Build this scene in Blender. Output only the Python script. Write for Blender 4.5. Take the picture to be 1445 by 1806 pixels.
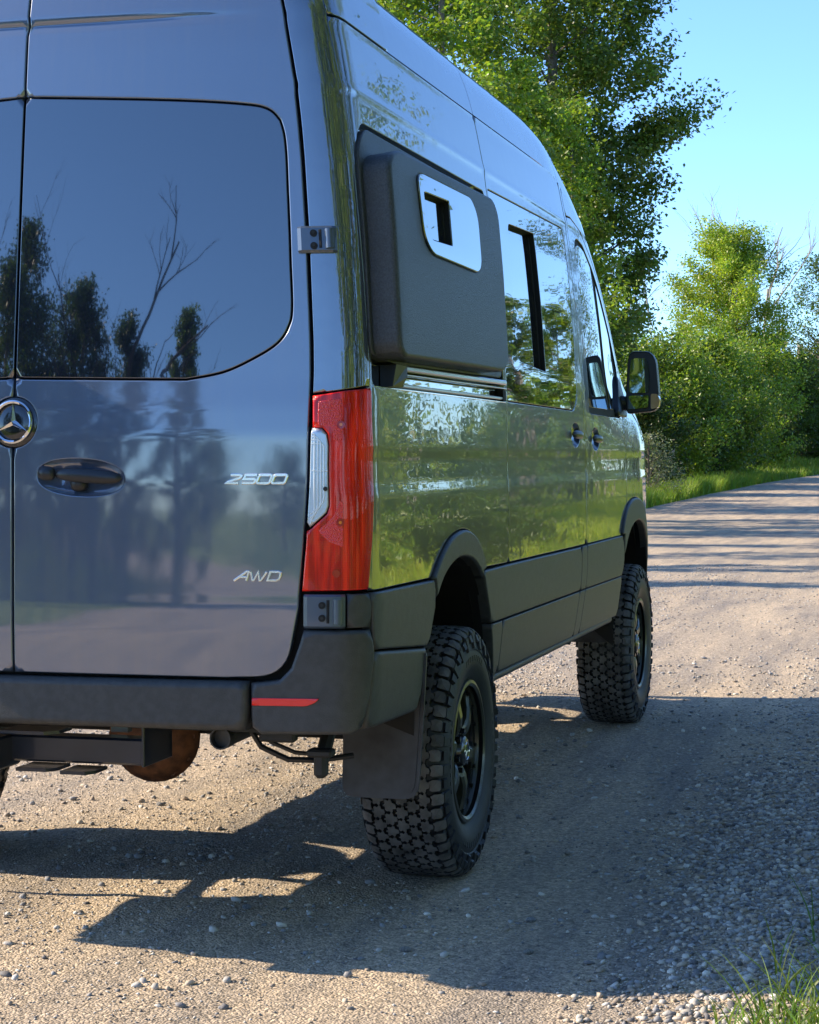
import bpy, math, random
import numpy as np
from mathutils import Vector, Matrix, geometry

R = math.radians
rng = np.random.default_rng(7)
random.seed(7)
scene = bpy.context.scene
for _o in list(bpy.data.objects):
    bpy.data.objects.remove(_o)

# ------------------------------------------------------------------ camera
cam_d = bpy.data.cameras.new('camera')
cam = bpy.data.objects.new('camera', cam_d)
scene.collection.objects.link(cam)
scene.camera = cam
cam_d.sensor_fit = 'VERTICAL'
cam_d.sensor_height = 24.0
cam_d.lens = 24.0 * 3449.0 / 1806.0
cam_d.clip_start = 0.05
cam_d.clip_end = 3000
CAM = Vector((2.397, -5.991, 1.319))
_r = Vector((0.96537382, 0.26085602, -0.00274231))
_u = Vector((-0.00470217, 0.02791029, 0.99959937))
_f = Vector((-0.26082806, 0.96497417, -0.02817045))
cam.matrix_world = Matrix(((_r.x, _u.x, -_f.x, CAM.x), (_r.y, _u.y, -_f.y, CAM.y), (_r.z, _u.z, -_f.z, CAM.z), (0, 0, 0, 1)))

# ------------------------------------------------------------------ world, sun, exposure
SUN_ELEV = R(30)
SUN_TO = Vector((-math.cos(SUN_ELEV) * math.cos(R(3)), -math.cos(SUN_ELEV) * math.sin(R(3)), math.sin(SUN_ELEV)))
world = bpy.data.worlds.new('World')
scene.world = world
world.use_nodes = True
wn = world.node_tree.nodes
wl = world.node_tree.links
wn.clear()
sky = wn.new('ShaderNodeTexSky')
sky.sky_type = 'NISHITA'
sky.sun_disc = False
sky.sun_elevation = SUN_ELEV
sky.sun_rotation = math.atan2(SUN_TO.x, SUN_TO.y)
sky.altitude = 600
sky.air_density = 0.8
sky.dust_density = 0.3
sky.ozone_density = 4.0
bg = wn.new('ShaderNodeBackground')
bg.inputs['Strength'].default_value = 0.116
out = wn.new('ShaderNodeOutputWorld')
tint = wn.new('ShaderNodeMix'); tint.data_type = 'RGBA'; tint.blend_type = 'MULTIPLY'; tint.inputs['Factor'].default_value = 1.0
tint.inputs['B'].default_value = (0.74, 0.87, 1.0, 1)
wl.new(sky.outputs[0], tint.inputs['A'])
wl.new(tint.outputs['Result'], bg.inputs[0])
wl.new(bg.outputs[0], out.inputs[0])

sun_d = bpy.data.lights.new('sun', 'SUN')
sun_d.energy = 3.05
sun_d.angle = R(0.5)
sun_d.color = (1.0, 0.85, 0.64)
sun = bpy.data.objects.new('sun', sun_d)
scene.collection.objects.link(sun)
sun.rotation_euler = (-SUN_TO).to_track_quat('-Z', 'Y').to_euler()

scene.view_settings.view_transform = 'Standard'
scene.view_settings.look = 'None'
scene.view_settings.gamma = 1.0
scene.view_settings.use_curve_mapping = False
scene.view_settings.exposure = 1.72
scene.render.engine = 'CYCLES'
scene.cycles.max_bounces = 8
scene.cycles.glossy_bounces = 4
scene.cycles.transmission_bounces = 6
scene.cycles.diffuse_bounces = 3
scene.cycles.use_denoising = True

# ------------------------------------------------------------------ materials
MATS = {}
def nodes_of(name):
    m = bpy.data.materials.new(name)
    m.use_nodes = True
    MATS[name] = m
    nt = m.node_tree
    return m, nt, nt.nodes['Principled BSDF']

def mat(name, col, rough=0.5, metal=0.0, coat=0.0, coat_ior=1.5, ior=1.5, bump=None, bump_scale=200.0, var=0.0, var_scale=5.0, coat_rough=0.02, spec=0.5, detail=3.0):
    m, nt, p = nodes_of(name)
    p.inputs['Base Color'].default_value = (*col, 1)
    p.inputs['Roughness'].default_value = rough
    p.inputs['Metallic'].default_value = metal
    p.inputs['Coat Weight'].default_value = coat
    p.inputs['Coat IOR'].default_value = coat_ior
    p.inputs['Coat Roughness'].default_value = coat_rough
    p.inputs['IOR'].default_value = ior
    p.inputs['Specular IOR Level'].default_value = spec
    tc = nt.nodes.new('ShaderNodeTexCoord')
    if bump:
        n = nt.nodes.new('ShaderNodeTexNoise'); n.inputs['Scale'].default_value = bump_scale; n.inputs['Detail'].default_value = detail
        nt.links.new(tc.outputs['Object'], n.inputs['Vector'])
        b = nt.nodes.new('ShaderNodeBump'); b.inputs['Strength'].default_value = 1.0; b.inputs['Distance'].default_value = bump
        nt.links.new(n.outputs['Fac'], b.inputs['Height'])
        nt.links.new(b.outputs['Normal'], p.inputs['Normal'])
        nt.links.new(b.outputs['Normal'], p.inputs['Coat Normal'])
    if var:
        n2 = nt.nodes.new('ShaderNodeTexNoise'); n2.inputs['Scale'].default_value = var_scale; n2.inputs['Detail'].default_value = 6
        nt.links.new(tc.outputs['Object'], n2.inputs['Vector'])
        mx = nt.nodes.new('ShaderNodeMix'); mx.data_type = 'RGBA'
        mx.inputs['A'].default_value = (*[c * (1 - var) for c in col], 1)
        mx.inputs['B'].default_value = (*[min(1, c * (1 + var)) for c in col], 1)
        mr = nt.nodes.new('ShaderNodeMapRange'); mr.inputs['From Min'].default_value = 0.36; mr.inputs['From Max'].default_value = 0.64
        nt.links.new(n2.outputs['Fac'], mr.inputs['Value']); nt.links.new(mr.outputs[0], mx.inputs['Factor'])
        nt.links.new(mx.outputs['Result'], p.inputs['Base Color'])
    return m

def paint_mat(name, col, wave, wscale, cior, crough):
    m, nt, p = nodes_of(name)
    N, L = nt.nodes.new, nt.links.new
    tc = N('ShaderNodeTexCoord')
    p.inputs['Metallic'].default_value = 0.22
    p.inputs['Roughness'].default_value = 0.34
    p.inputs['Coat Weight'].default_value = 1.0
    p.inputs['Coat IOR'].default_value = cior
    # thin film of road dust: vertical streaks and fine specks
    mp = N('ShaderNodeMapping'); mp.inputs['Scale'].default_value = (38, 38, 1.6)
    L(tc.outputs['Object'], mp.inputs['Vector'])
    st = N('ShaderNodeTexNoise'); st.inputs['Scale'].default_value = 1.0; st.inputs['Detail'].default_value = 5
    L(mp.outputs['Vector'], st.inputs['Vector'])
    sp = N('ShaderNodeTexNoise'); sp.inputs['Scale'].default_value = 420; sp.inputs['Detail'].default_value = 2
    L(tc.outputs['Object'], sp.inputs['Vector'])
    r1 = N('ShaderNodeMapRange'); r1.inputs['From Min'].default_value = 0.45; r1.inputs['From Max'].default_value = 0.75; r1.inputs['To Max'].default_value = 0.09
    L(st.outputs['Fac'], r1.inputs['Value'])
    r2 = N('ShaderNodeMapRange'); r2.inputs['From Min'].default_value = 0.62; r2.inputs['From Max'].default_value = 0.8; r2.inputs['To Max'].default_value = 0.30
    L(sp.outputs['Fac'], r2.inputs['Value'])
    ad = N('ShaderNodeMath'); ad.operation = 'ADD'; L(r1.outputs[0], ad.inputs[0]); L(r2.outputs[0], ad.inputs[1])
    sx = N('ShaderNodeSeparateXYZ'); L(tc.outputs['Object'], sx.inputs[0])
    rz_ = N('ShaderNodeMapRange'); rz_.inputs['From Min'].default_value = 1.25; rz_.inputs['From Max'].default_value = 0.72; rz_.inputs['To Max'].default_value = 0.16
    L(sx.outputs['Z'], rz_.inputs['Value'])
    dn = N('ShaderNodeTexNoise'); dn.inputs['Scale'].default_value = 7; dn.inputs['Detail'].default_value = 8; L(tc.outputs['Object'], dn.inputs['Vector'])
    dm = N('ShaderNodeMath'); dm.operation = 'MULTIPLY'; L(rz_.outputs[0], dm.inputs[0]); L(dn.outputs['Fac'], dm.inputs[1])
    a2 = N('ShaderNodeMath'); a2.operation = 'ADD'; L(ad.outputs[0], a2.inputs[0]); L(dm.outputs[0], a2.inputs[1]); ad = a2
    mx = N('ShaderNodeMix'); mx.data_type = 'RGBA'
    mx.inputs['A'].default_value = (*col, 1); mx.inputs['B'].default_value = (0.20, 0.18, 0.15, 1)
    L(ad.outputs[0], mx.inputs['Factor']); L(mx.outputs['Result'], p.inputs['Base Color'])
    rr = N('ShaderNodeMapRange'); rr.inputs['To Min'].default_value = crough; rr.inputs['To Max'].default_value = 0.14
    L(ad.outputs[0], rr.inputs['Value']); L(rr.outputs[0], p.inputs['Coat Roughness'])
    # faint waviness of pressed sheet steel and clearcoat
    w = N('ShaderNodeTexNoise'); w.inputs['Scale'].default_value = 1.0; w.inputs['Detail'].default_value = 1.8
    mw = N('ShaderNodeMapping'); mw.inputs['Scale'].default_value = wscale
    L(tc.outputs['Object'], mw.inputs['Vector']); L(mw.outputs[0], w.inputs['Vector'])
    b = N('ShaderNodeBump'); b.inputs['Strength'].default_value = 1.0; b.inputs['Distance'].default_value = wave
    L(w.outputs['Fac'], b.inputs['Height'])
    L(b.outputs['Normal'], p.inputs['Coat Normal'])
    return m

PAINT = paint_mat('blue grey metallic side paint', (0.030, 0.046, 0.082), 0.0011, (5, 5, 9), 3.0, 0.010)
PAINTR = paint_mat('blue grey metallic paint brightened for rear', (0.080, 0.115, 0.190), 0.00014, (8, 8, 8), 2.3, 0.035)  # same van paint, base lightened and blued to brighten the rear
GLASS = mat('dark privacy glass', (0.006, 0.008, 0.011), 0.03, coat=1.0, coat_ior=2.3, ior=1.9, coat_rough=0.005, bump=0.0002, bump_scale=6, detail=1)
GLASS2 = mat('dusty privacy glass', (0.008, 0.012, 0.024), 0.03, coat=1.0, coat_ior=2.15, ior=1.7, coat_rough=0.012)
GAP = mat('black rubber seal', (0.004, 0.004, 0.005), 0.7)
TRIM = mat('textured charcoal cladding', (0.044, 0.045, 0.045), 0.45, bump=0.0012, bump_scale=330, var=0.16, var_scale=40, detail=3)
LINER = mat('black bedliner coating', (0.043, 0.047, 0.050), 0.42, bump=0.0024, bump_scale=240, var=0.32, var_scale=210, detail=4)
BLACKP = mat('black plastic', (0.012, 0.013, 0.015), 0.38)
HANDLE = mat('satin black handle', (0.018, 0.020, 0.024), 0.33)
RUBBER = mat('tyre rubber', (0.014, 0.014, 0.015), 0.55, bump=0.0006, bump_scale=120, var=0.35, var_scale=9)
TREAD = mat('dusty tread rubber', (0.105, 0.096, 0.090), 0.78, bump=0.0010, bump_scale=260, var=0.45, var_scale=14)
FLAP = mat('mud flap rubber', (0.032, 0.034, 0.040), 0.42, bump=0.0003, bump_scale=60, var=0.5, var_scale=12)
RIM = mat('dark bronze wheel enamel', (0.060, 0.058, 0.042), 0.34, metal=0.5, coat=0.3)
RIMB = mat('gloss black wheel enamel', (0.010, 0.010, 0.010), 0.25, coat=0.5)
CHROME = mat('bright chrome', (0.80, 0.81, 0.83), 0.08, metal=1.0)
ALU = mat('anodised aluminium', (0.62, 0.64, 0.62), 0.28, metal=1.0, bump=0.0002, bump_scale=90)
STEELB = mat('black painted steel', (0.012, 0.016, 0.026), 0.28, coat=0.4, var=0.3)
STEELD = mat('grimy underbody steel', (0.016, 0.015, 0.014), 0.6, bump=0.002, bump_scale=40, var=0.5)
RUST = mat('rusty cast iron', (0.11, 0.042, 0.015), 0.75, bump=0.002, bump_scale=60, var=0.6, var_scale=18)
HINGE = mat('grey blue hinge enamel', (0.075, 0.100, 0.140), 0.3, coat=0.8, metal=0.3)
INTER = mat('dark cabin lining', (0.006, 0.006, 0.007), 0.9)
MIRR = mat('mirror glass', (0.62, 0.78, 0.80), 0.02, metal=1.0)
CHROMEW = mat('polished badge chrome', (0.90, 0.91, 0.92), 0.16, metal=0.75, coat=0.5)
AMBER = mat('amber indicator lens', (0.55, 0.30, 0.10), 0.15, coat=1.0)
CLEAR = mat('silver reversing lens', (0.50, 0.58, 0.68), 0.22, metal=0.4, coat=1.0, coat_ior=1.6, bump=0.0003, bump_scale=260, detail=1)
RIB = mat('white lens rib', (0.75, 0.80, 0.86), 0.12, coat=1.0)
BULB = mat('orange lamp bulb', (0.9, 0.22, 0.03), 0.1, coat=1.0)

def lens_mat():
    m, nt, p = nodes_of('red lamp lens')
    N, L = nt.nodes.new, nt.links.new
    tc = N('ShaderNodeTexCoord')
    vo = N('ShaderNodeTexVoronoi'); vo.inputs['Scale'].default_value = 230; vo.inputs['Randomness'].default_value = 0.0
    L(tc.outputs['Object'], vo.inputs['Vector'])
    n = N('ShaderNodeTexNoise'); n.inputs['Scale'].default_value = 13; n.inputs['Detail'].default_value = 2
    mp = N('ShaderNodeMapping'); mp.inputs['Scale'].default_value = (4, 4, 0.30)
    L(tc.outputs['Object'], mp.inputs['Vector']); L(mp.outputs[0], n.inputs['Vector'])
    cr = N('ShaderNodeValToRGB')  # dark vertical streaks painted into the red as reflections of trees
    cr.color_ramp.elements[0].position = 0.40; cr.color_ramp.elements[0].color = (0.48, 0.002, 0.001, 1)
    cr.color_ramp.elements[1].position = 0.60; cr.color_ramp.elements[1].color = (0.96, 0.020, 0.006, 1)
    L(n.outputs['Fac'], cr.inputs['Fac']); L(cr.outputs['Color'], p.inputs['Base Color'])
    b = N('ShaderNodeBump'); b.inputs['Distance'].default_value = 0.0012; b.inputs['Strength'].default_value = 0.8
    L(vo.outputs['Distance'], b.inputs['Height']); L(b.outputs['Normal'], p.inputs['Normal'])
    p.inputs['Roughness'].default_value = 0.25
    p.inputs['Coat Weight'].default_value = 1.0
    p.inputs['Coat IOR'].default_value = 1.45
    p.inputs['Specular IOR Level'].default_value = 0.2
    p.inputs['Coat Roughness'].default_value = 0.01
    p.inputs['Subsurface Weight'].default_value = 0.0
    return m
LENS = lens_mat()

def attr_mat(name, rough, attr='col', bump=None, bump_scale=300, trans=0.0, spec=0.5, sheen=0.0):
    m, nt, p = nodes_of(name)
    N, L = nt.nodes.new, nt.links.new
    a = N('ShaderNodeAttribute'); a.attribute_name = attr
    L(a.outputs['Color'], p.inputs['Base Color'])
    p.inputs['Roughness'].default_value = rough
    p.inputs['Specular IOR Level'].default_value = spec
    if bump:
        tc = N('ShaderNodeTexCoord'); n = N('ShaderNodeTexNoise'); n.inputs['Scale'].default_value = bump_scale
        L(tc.outputs['Object'], n.inputs['Vector'])
        b = N('ShaderNodeBump'); b.inputs['Distance'].default_value = bump
        L(n.outputs['Fac'], b.inputs['Height']); L(b.outputs['Normal'], p.inputs['Normal'])
    if trans:
        t = N('ShaderNodeBsdfTranslucent')
        g = N('ShaderNodeMix'); g.data_type = 'RGBA'; g.blend_type = 'MULTIPLY'; g.inputs['Factor'].default_value = 1.0
        g.inputs['B'].default_value = (1.6, 1.75, 0.6, 1)
        L(a.outputs['Color'], g.inputs['A']); L(g.outputs['Result'], t.inputs['Color'])
        ms = N('ShaderNodeMixShader'); ms.inputs['Fac'].default_value = trans
        L(p.outputs[0], ms.inputs[1]); L(t.outputs[0], ms.inputs[2])
        L(ms.outputs[0], nt.nodes['Material Output'].inputs['Surface'])
    return m
LEAF = attr_mat('leaf', 0.42, trans=0.42, spec=0.5)
GRASSM = attr_mat('grass blade', 0.5, trans=0.35, spec=0.35)
STONE = attr_mat('river stone', 0.75, bump=0.001, bump_scale=400, spec=0.3)
BARK = mat('rough grey brown bark', (0.13, 0.105, 0.085), 0.9, bump=0.02, bump_scale=14, var=0.4, var_scale=6)
DEADW = mat('bleached dead wood', (0.30, 0.26, 0.22), 0.9, var=0.25)
DARKW = mat('dark bare wood', (0.05, 0.04, 0.03), 0.9, var=0.25)
POSTM = mat('weathered grey post', (0.26, 0.22, 0.18), 0.9, bump=0.01, bump_scale=30, var=0.4, var_scale=10)
WIRE = mat('galvanised wire', (0.25, 0.25, 0.25), 0.5, metal=0.8)

# ------------------------------------------------------------------ linking helpers
def link(o, parent=None):
    scene.collection.objects.link(o)
    if parent is not None:
        o.parent = parent
    return o

def tag(o, label=None, cat=None, group=None, kind=None):
    if label: o['label'] = label
    if cat: o['category'] = cat
    if group: o['group'] = group
    if kind: o['kind'] = kind
    return o

def empty(name, loc=(0, 0, 0), parent=None):
    o = bpy.data.objects.new(name, None)
    o.location = loc
    o.empty_display_size = 0.2
    return link(o, parent)

def mesh_obj(name, V, F, m, parent=None, smooth=False, normals=None, cols=None, loc=None):
    """V (n,3); F list of faces or (k,3)/(k,4) int array"""
    me = bpy.data.meshes.new(name)
    V = np.asarray(V, dtype=np.float32)
    if isinstance(F, np.ndarray):
        k = F.shape[1]; nf = F.shape[0]
        me.vertices.add(len(V)); me.vertices.foreach_set('co', V.ravel())
        me.loops.add(nf * k); me.loops.foreach_set('vertex_index', F.astype(np.int32).ravel())
        me.polygons.add(nf)
        me.polygons.foreach_set('loop_start', np.arange(0, nf * k, k, dtype=np.int32))
        me.polygons.foreach_set('loop_total', np.full(nf, k, dtype=np.int32))
        me.update(calc_edges=True)
    else:
        me.from_pydata([tuple(map(float, v)) for v in V], [], F)
    if smooth:
        me.polygons.foreach_set('use_smooth', np.ones(len(me.polygons), dtype=bool))
    if cols is not None:
        a = me.color_attributes.new('col', 'FLOAT_COLOR', 'POINT')
        c = np.ones((len(V), 4), dtype=np.float32); c[:, :3] = cols
        a.data.foreach_set('color', c.ravel())
    if normals is not None:
        me.validate()
        me.normals_split_custom_set_from_vertices([tuple(map(float, n)) for n in normals])
    me.materials.append(m)
    o = bpy.data.objects.new(name, me)
    if loc is not None: o.location = loc
    return link(o, parent)

class MB:
    """collects boxes, tubes, lathes into one mesh"""
    def __init__(s): s.v = []; s.f = []; s.n = 0
    def add(s, V, F):
        V = np.asarray(V, float)
        s.v.append(V); s.f += [tuple(int(i) + s.n for i in f) for f in F]; s.n += len(V)
    def box(s, c, size, rot=None, bev=0.0):
        x, y, z = [d / 2 for d in size]
        b = min(bev, x * .9, y * .9, z * .9)
        if b <= 0:
            V = np.array([(i, j, k) for i in (-x, x) for j in (-y, y) for k in (-z, z)])
            F = [(0, 1, 3, 2), (4, 6, 7, 5), (0, 4, 5, 1), (2, 3, 7, 6), (0, 2, 6, 4), (1, 5, 7, 3)]
        else:
            V = []; idx = {}
            for i in (-1, 1):
                for j in (-1, 1):
                    for k in (-1, 1):
                        for a in range(3):
                            p = [i * (x - b), j * (y - b), k * (z - b)]
                            p[a] = (i * x, j * y, k * z)[a]
                            idx[(i, j, k, a)] = len(V); V.append(p)
            V = np.array(V, float); F = []
            for a in range(3):
                o1, o2 = [q for q in range(3) if q != a]
                for sg in (-1, 1):
                    q = []
                    for (p1, p2) in ((-1, -1), (1, -1), (1, 1), (-1, 1)):
                        t = [0, 0, 0]; t[a] = sg; t[o1] = p1; t[o2] = p2; q.append(idx[(*t, a)])
                    F.append(tuple(q))
            for a in range(3):
                o1, o2 = [q for q in range(3) if q != a]
                for p1 in (-1, 1):
                    for p2 in (-1, 1):
                        t0 = [0, 0, 0]; t1 = [0, 0, 0]; t0[a] = -1; t1[a] = 1
                        for t in (t0, t1): t[o1] = p1; t[o2] = p2
                        F.append((idx[(*t0, o1)], idx[(*t1, o1)], idx[(*t1, o2)], idx[(*t0, o2)]))
            for i in (-1, 1):
                for j in (-1, 1):
                    for k in (-1, 1):
                        F.append(tuple(idx[(i, j, k, a)] for a in range(3)))
        if rot is not None: V = V @ np.array(rot.to_matrix()).T
        s.add(V + np.array(c, float), F); return s
    def tube(s, pts, rad, n=8, cap=True, flat=None):
        pts = [Vector(p) for p in pts]
        if not hasattr(rad, '__len__'): rad = [rad] * len(pts)
        V = []; up = None
        for i, p in enumerate(pts):
            t = (pts[min(i + 1, len(pts) - 1)] - pts[max(i - 1, 0)]).normalized()
            if up is None:
                up = Vector((0, 0, 1)) if abs(t.z) < .9 else Vector((1, 0, 0))
            a = t.cross(up).normalized(); b = a.cross(t).normalized(); up = b
            for k in range(n):
                an = 2 * math.pi * (k + .5) / n
                V.append(p + (a * math.cos(an) + b * math.sin(an)) * rad[i])
        F = []
        for i in range(len(pts) - 1):
            for k in range(n):
                F.append((i * n + k, i * n + (k + 1) % n, (i + 1) * n + (k + 1) % n, (i + 1) * n + k))
        if cap:
            F.append(tuple(range(n))[::-1]); F.append(tuple((len(pts) - 1) * n + k for k in range(n)))
        s.add([tuple(v) for v in V], F); return s
    def lathe(s, prof, n=24, axis='x', c=(0, 0, 0), close=False):
        """prof: (axial, radius)"""
        V = []
        for (a, r) in prof:
            for k in range(n):
                an = 2 * math.pi * k / n
                q = (a, r * math.sin(an), r * math.cos(an))
                if axis == 'y': q = (q[1], q[0], q[2])
                if axis == 'z': q = (q[1], q[2], q[0])
                V.append((q[0] + c[0], q[1] + c[1], q[2] + c[2]))
        F = []
        m = len(prof)
        for i in range(m - 1 + (1 if close else 0)):
            j = (i + 1) % m
            for k in range(n):
                F.append((i * n + k, j * n + k, j * n + (k + 1) % n, i * n + (k + 1) % n))
        s.add(V, F); return s
    def prism(s, poly, z0, z1, fn):
        """extrude a 2D polygon between levels; fn(p, level)->xyz"""
        n = len(poly)
        V = [fn(p, z0) for p in poly] + [fn(p, z1) for p in poly]
        F = [tuple(range(n))[::-1], tuple(range(n, 2 * n))] + [(i, (i + 1) % n, n + (i + 1) % n, n + i) for i in range(n)]
        s.add(V, F); return s
    def build(s, name, m, parent=None, smooth=False, loc=None):
        V = np.concatenate(s.v)
        o = mesh_obj(name, V, s.f, m, parent, loc=loc)
        me = o.data
        import bmesh
        bm = bmesh.new(); bm.from_mesh(me); bmesh.ops.recalc_face_normals(bm, faces=bm.faces)
        if smooth:
            for f in bm.faces: f.smooth = True
            for e in bm.edges:
                if len(e.link_faces) == 2 and e.calc_face_angle(0) > R(38): e.smooth = False
        bm.to_mesh(me); bm.free()
        return o

# ------------------------------------------------------------------ van body surface (metres; X right, Y forward, rear axle at Y=0)
def smooth_table(pts, sig, lo, hi, n=2400):
    x=np.linspace(lo,hi,n); p=np.array(pts,float); y=np.interp(x,p[:,0],p[:,1])
    # keep end slopes by linear extrapolation
    dx=x[1]-x[0]; k=int(4*sig/dx)+1; g=np.exp(-.5*(np.arange(-k,k+1)*dx/sig)**2); g/=g.sum()
    s0=(y[1]-y[0]); s1=(y[-1]-y[-2])
    yy=np.concatenate([y[0]+s0*np.arange(-k,0),y,y[-1]+s1*np.arange(1,k+1)])
    y=np.convolve(yy,g,'valid')
    return lambda q:np.interp(q,x,y)
W_SIDE=smooth_table([(.3,.90),(.5,.945),(.62,.963),(.80,.972),(.97,.974),(1.13,.9755),(1.215,.9745),(1.25,.9708),(1.31,.9690),(1.345,.9710),(1.50,.967),(1.62,.961),(1.9,.938),(2.1,.916),(2.2,.902),(2.285,.890),(2.30,.893),(2.315,.8865),(2.42,.866),(2.478,.8535),(2.488,.8565),(2.5,.850),(2.56,.836),(2.7,.79)],.007,.2,2.9)
Y_REAR=smooth_table([(.3,-1.195),(.60,-1.203),(.75,-1.204),(.86,-1.2060),(.935,-1.2056),(.950,-1.2050),(.966,-1.2047),(1.1,-1.2025),(1.25,-1.2005),(1.38,-1.197),(1.45,-1.1915)]+[(z_,-1.184+.0915*(z_-1.52)+.0105*(z_-1.52)**2) for z_ in np.arange(1.52,2.46,.05)]+[(2.52,-1.079),(2.60,-1.060),(2.7,-1.02),(2.8,-.9)],.010,.2,2.9)
BOW=.036; XG=.83; LC=.20; U1=XG+LC; EY=.155
# roof corner section, relative to the crease line (x factor drop, dz)
ROOF=np.array([(0,0),(.013,.05),(.029,.10),(.050,.15),(.083,.195),(.135,.230),(.22,.258),(.36,.282),(.55,.300),(.85,.312)])
H_CREASE=smooth_table([(-2,2.5),(1.75,2.5),(2.05,2.48),(2.3,2.42),(2.5,2.35),(2.7,2.25),(2.9,2.12),(3.1,1.98),(3.3,1.82),(3.5,1.66),(3.7,1.53),(3.9,1.43),(4.1,1.34),(4.4,1.20),(4.6,1.05),(4.66,.95)],.05,-2,4.7)
K_ROOF=smooth_table([(-2,1),(1.6,1),(2.1,.9),(2.5,.62),(3.0,.42),(3.9,.35),(4.6,.3)],.05,-2,4.7)
NAR_LO=smooth_table([(-2,1),(3.7,1),(3.95,.985),(4.2,.945),(4.45,.87),(4.6,.79),(4.66,.74)],.04,-2,4.7)
NAR_UP=smooth_table([(-2,1),(2.0,1),(2.4,.995),(2.8,.985),(3.2,.962),(3.6,.94),(3.9,.92),(4.2,.89),(4.45,.83),(4.6,.76),(4.66,.7)],.08,-2,4.7)
def sstep(a,b,x):
    t=np.clip((x-a)/(b-a),0,1); return t*t*(3-2*t)
def side_x(Y,Z):
    m=sstep(1.35,1.75,Z); n=NAR_LO(Y)*(1-m)+NAR_UP(Y)*m
    return W_SIDE(Z)*n
def groove(X,Z):
    d=.010*sstep(.70,.15,abs(X)); return d*np.exp(-((Z-2.492)/.011)**2)
def body(u,Z):
    """u: across the rear (X), round the corner, then along the side; returns x,y,z"""
    u=np.asarray(u,float); Z=np.asarray(Z,float); s=np.sign(u)+(u==0); a=abs(u)
    yc=Y_REAR(Z); Ye=yc+EY; w=side_x(Ye,Z)
    # rear
    xr=np.minimum(a,XG)*np.minimum(1,w/.965*1.0+0.0)
    k=np.minimum(1,w/.965); x0=XG*k
    yr=yc+BOW*(xr/XG)**2+groove(xr,Z)
    # corner bezier
    y0=yc+BOW*k*k; sl=2*BOW*k/XG
    t=np.clip((a-XG)/LC,0,1)
    hx=(w-x0)*.72; p1x=x0+hx; p1y=y0+sl*hx; p2x=w; p2y=Ye-(Ye-y0)*.72
    b0=(1-t)**3; b1=3*(1-t)**2*t; b2=3*(1-t)*t*t; b3=t**3
    cx=b0*x0+b1*p1x+b2*p2x+b3*w; cy=b0*y0+b1*p1y+b2*p2y+b3*Ye
    ys=Ye+(a-U1); xs=side_x(ys,Z)
    x=np.where(a<=XG,xr,np.where(a<U1,cx,xs)); y=np.where(a<=XG,yr,np.where(a<U1,cy,ys))
    return np.stack([x*s,y,Z+0*a],-1)
def U_of_Y(Y,Z): return U1+(Y-(Y_REAR(Z)+EY))
def roofmap(Y,t):
    """t in 0..1 from crease to roof middle"""
    zb=H_CREASE(Y); xb=side_x(Y,zb); k=K_ROOF(Y); i=np.asarray(t)*(len(ROOF)-1)
    dx=np.interp(i,range(len(ROOF)),ROOF[:,0]); dz=np.interp(i,range(len(ROOF)),ROOF[:,1])
    return xb,zb,k,dx,dz

def side_pts(pts, smooth_n=0):
    """(Y,Z) -> (u,Z)"""
    return [(float(U_of_Y(y, z)), z) for y, z in pts]

def resample(poly, ds=0.03, rad=0.0, closed=True):
    """round the corners of a polygon and resample it densely; rad may be a list"""
    n = len(poly); P = [np.array(p, float) for p in poly]; outp = []
    rr = rad if hasattr(rad, '__len__') else [rad] * n
    for i in range(n):
        a, b, c = P[i - 1], P[i], P[(i + 1) % n]
        r = rr[i]
        la, lc = np.linalg.norm(a - b), np.linalg.norm(c - b)
        if r <= 0 or (not closed and i in (0, n - 1)):
            outp.append(b); continue
        d = min(r, la * .48, lc * .48)
        p0 = b + (a - b) / la * d; p1 = b + (c - b) / lc * d
        k = max(3, int(d / .012) + 2) if d > .004 else 3
        for t in np.linspace(0, 1, k):
            outp.append((1 - t) ** 2 * p0 + 2 * t * (1 - t) * b + t * t * p1)
    res = []
    m = len(outp)
    for i in range(m if closed else m - 1):
        a, b = outp[i], outp[(i + 1) % m]
        L = np.linalg.norm(b - a)
        if L < 1e-5: continue
        k = max(1, int(math.ceil(L / ds)))
        for j in range(k): res.append(a + (b - a) * j / k)
    if not closed: res.append(outp[-1])
    return np.array(res)

def pip(P, poly):
    x, y = P[:, 0], P[:, 1]; ins = np.zeros(len(P), bool)
    n = len(poly); j = n - 1
    for i in range(n):
        xi, yi = poly[i]; xj, yj = poly[j]
        c = ((yi > y) != (yj > y)) & (x < (xj - xi) * (y - yi) / (yj - yi + 1e-30) + xi)
        ins ^= c; j = i
    return ins

def dist_to(P, loops):
    """distance to closest outline and unit vector pointing away from it"""
    best = np.full(len(P), 1e9); g = np.zeros((len(P), 2))
    for L in loops:
        A = L; B = np.roll(L, -1, 0)
        for a, b in zip(A, B):
            ab = b - a; l2 = ab @ ab
            if l2 < 1e-14: continue
            t = np.clip(((P - a) @ ab) / l2, 0, 1)
            v = P - (a + t[:, None] * ab); d = np.hypot(v[:, 0], v[:, 1])
            m = d < best
            best[m] = d[m]; g[m] = v[m]
    n = np.maximum(best, 1e-9)
    return best, g / n[:, None]

def poly_area(L):
    x, y = L[:, 0], L[:, 1]
    return .5 * np.sum(x * np.roll(y, -1) - np.roll(x, -1) * y)

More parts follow.
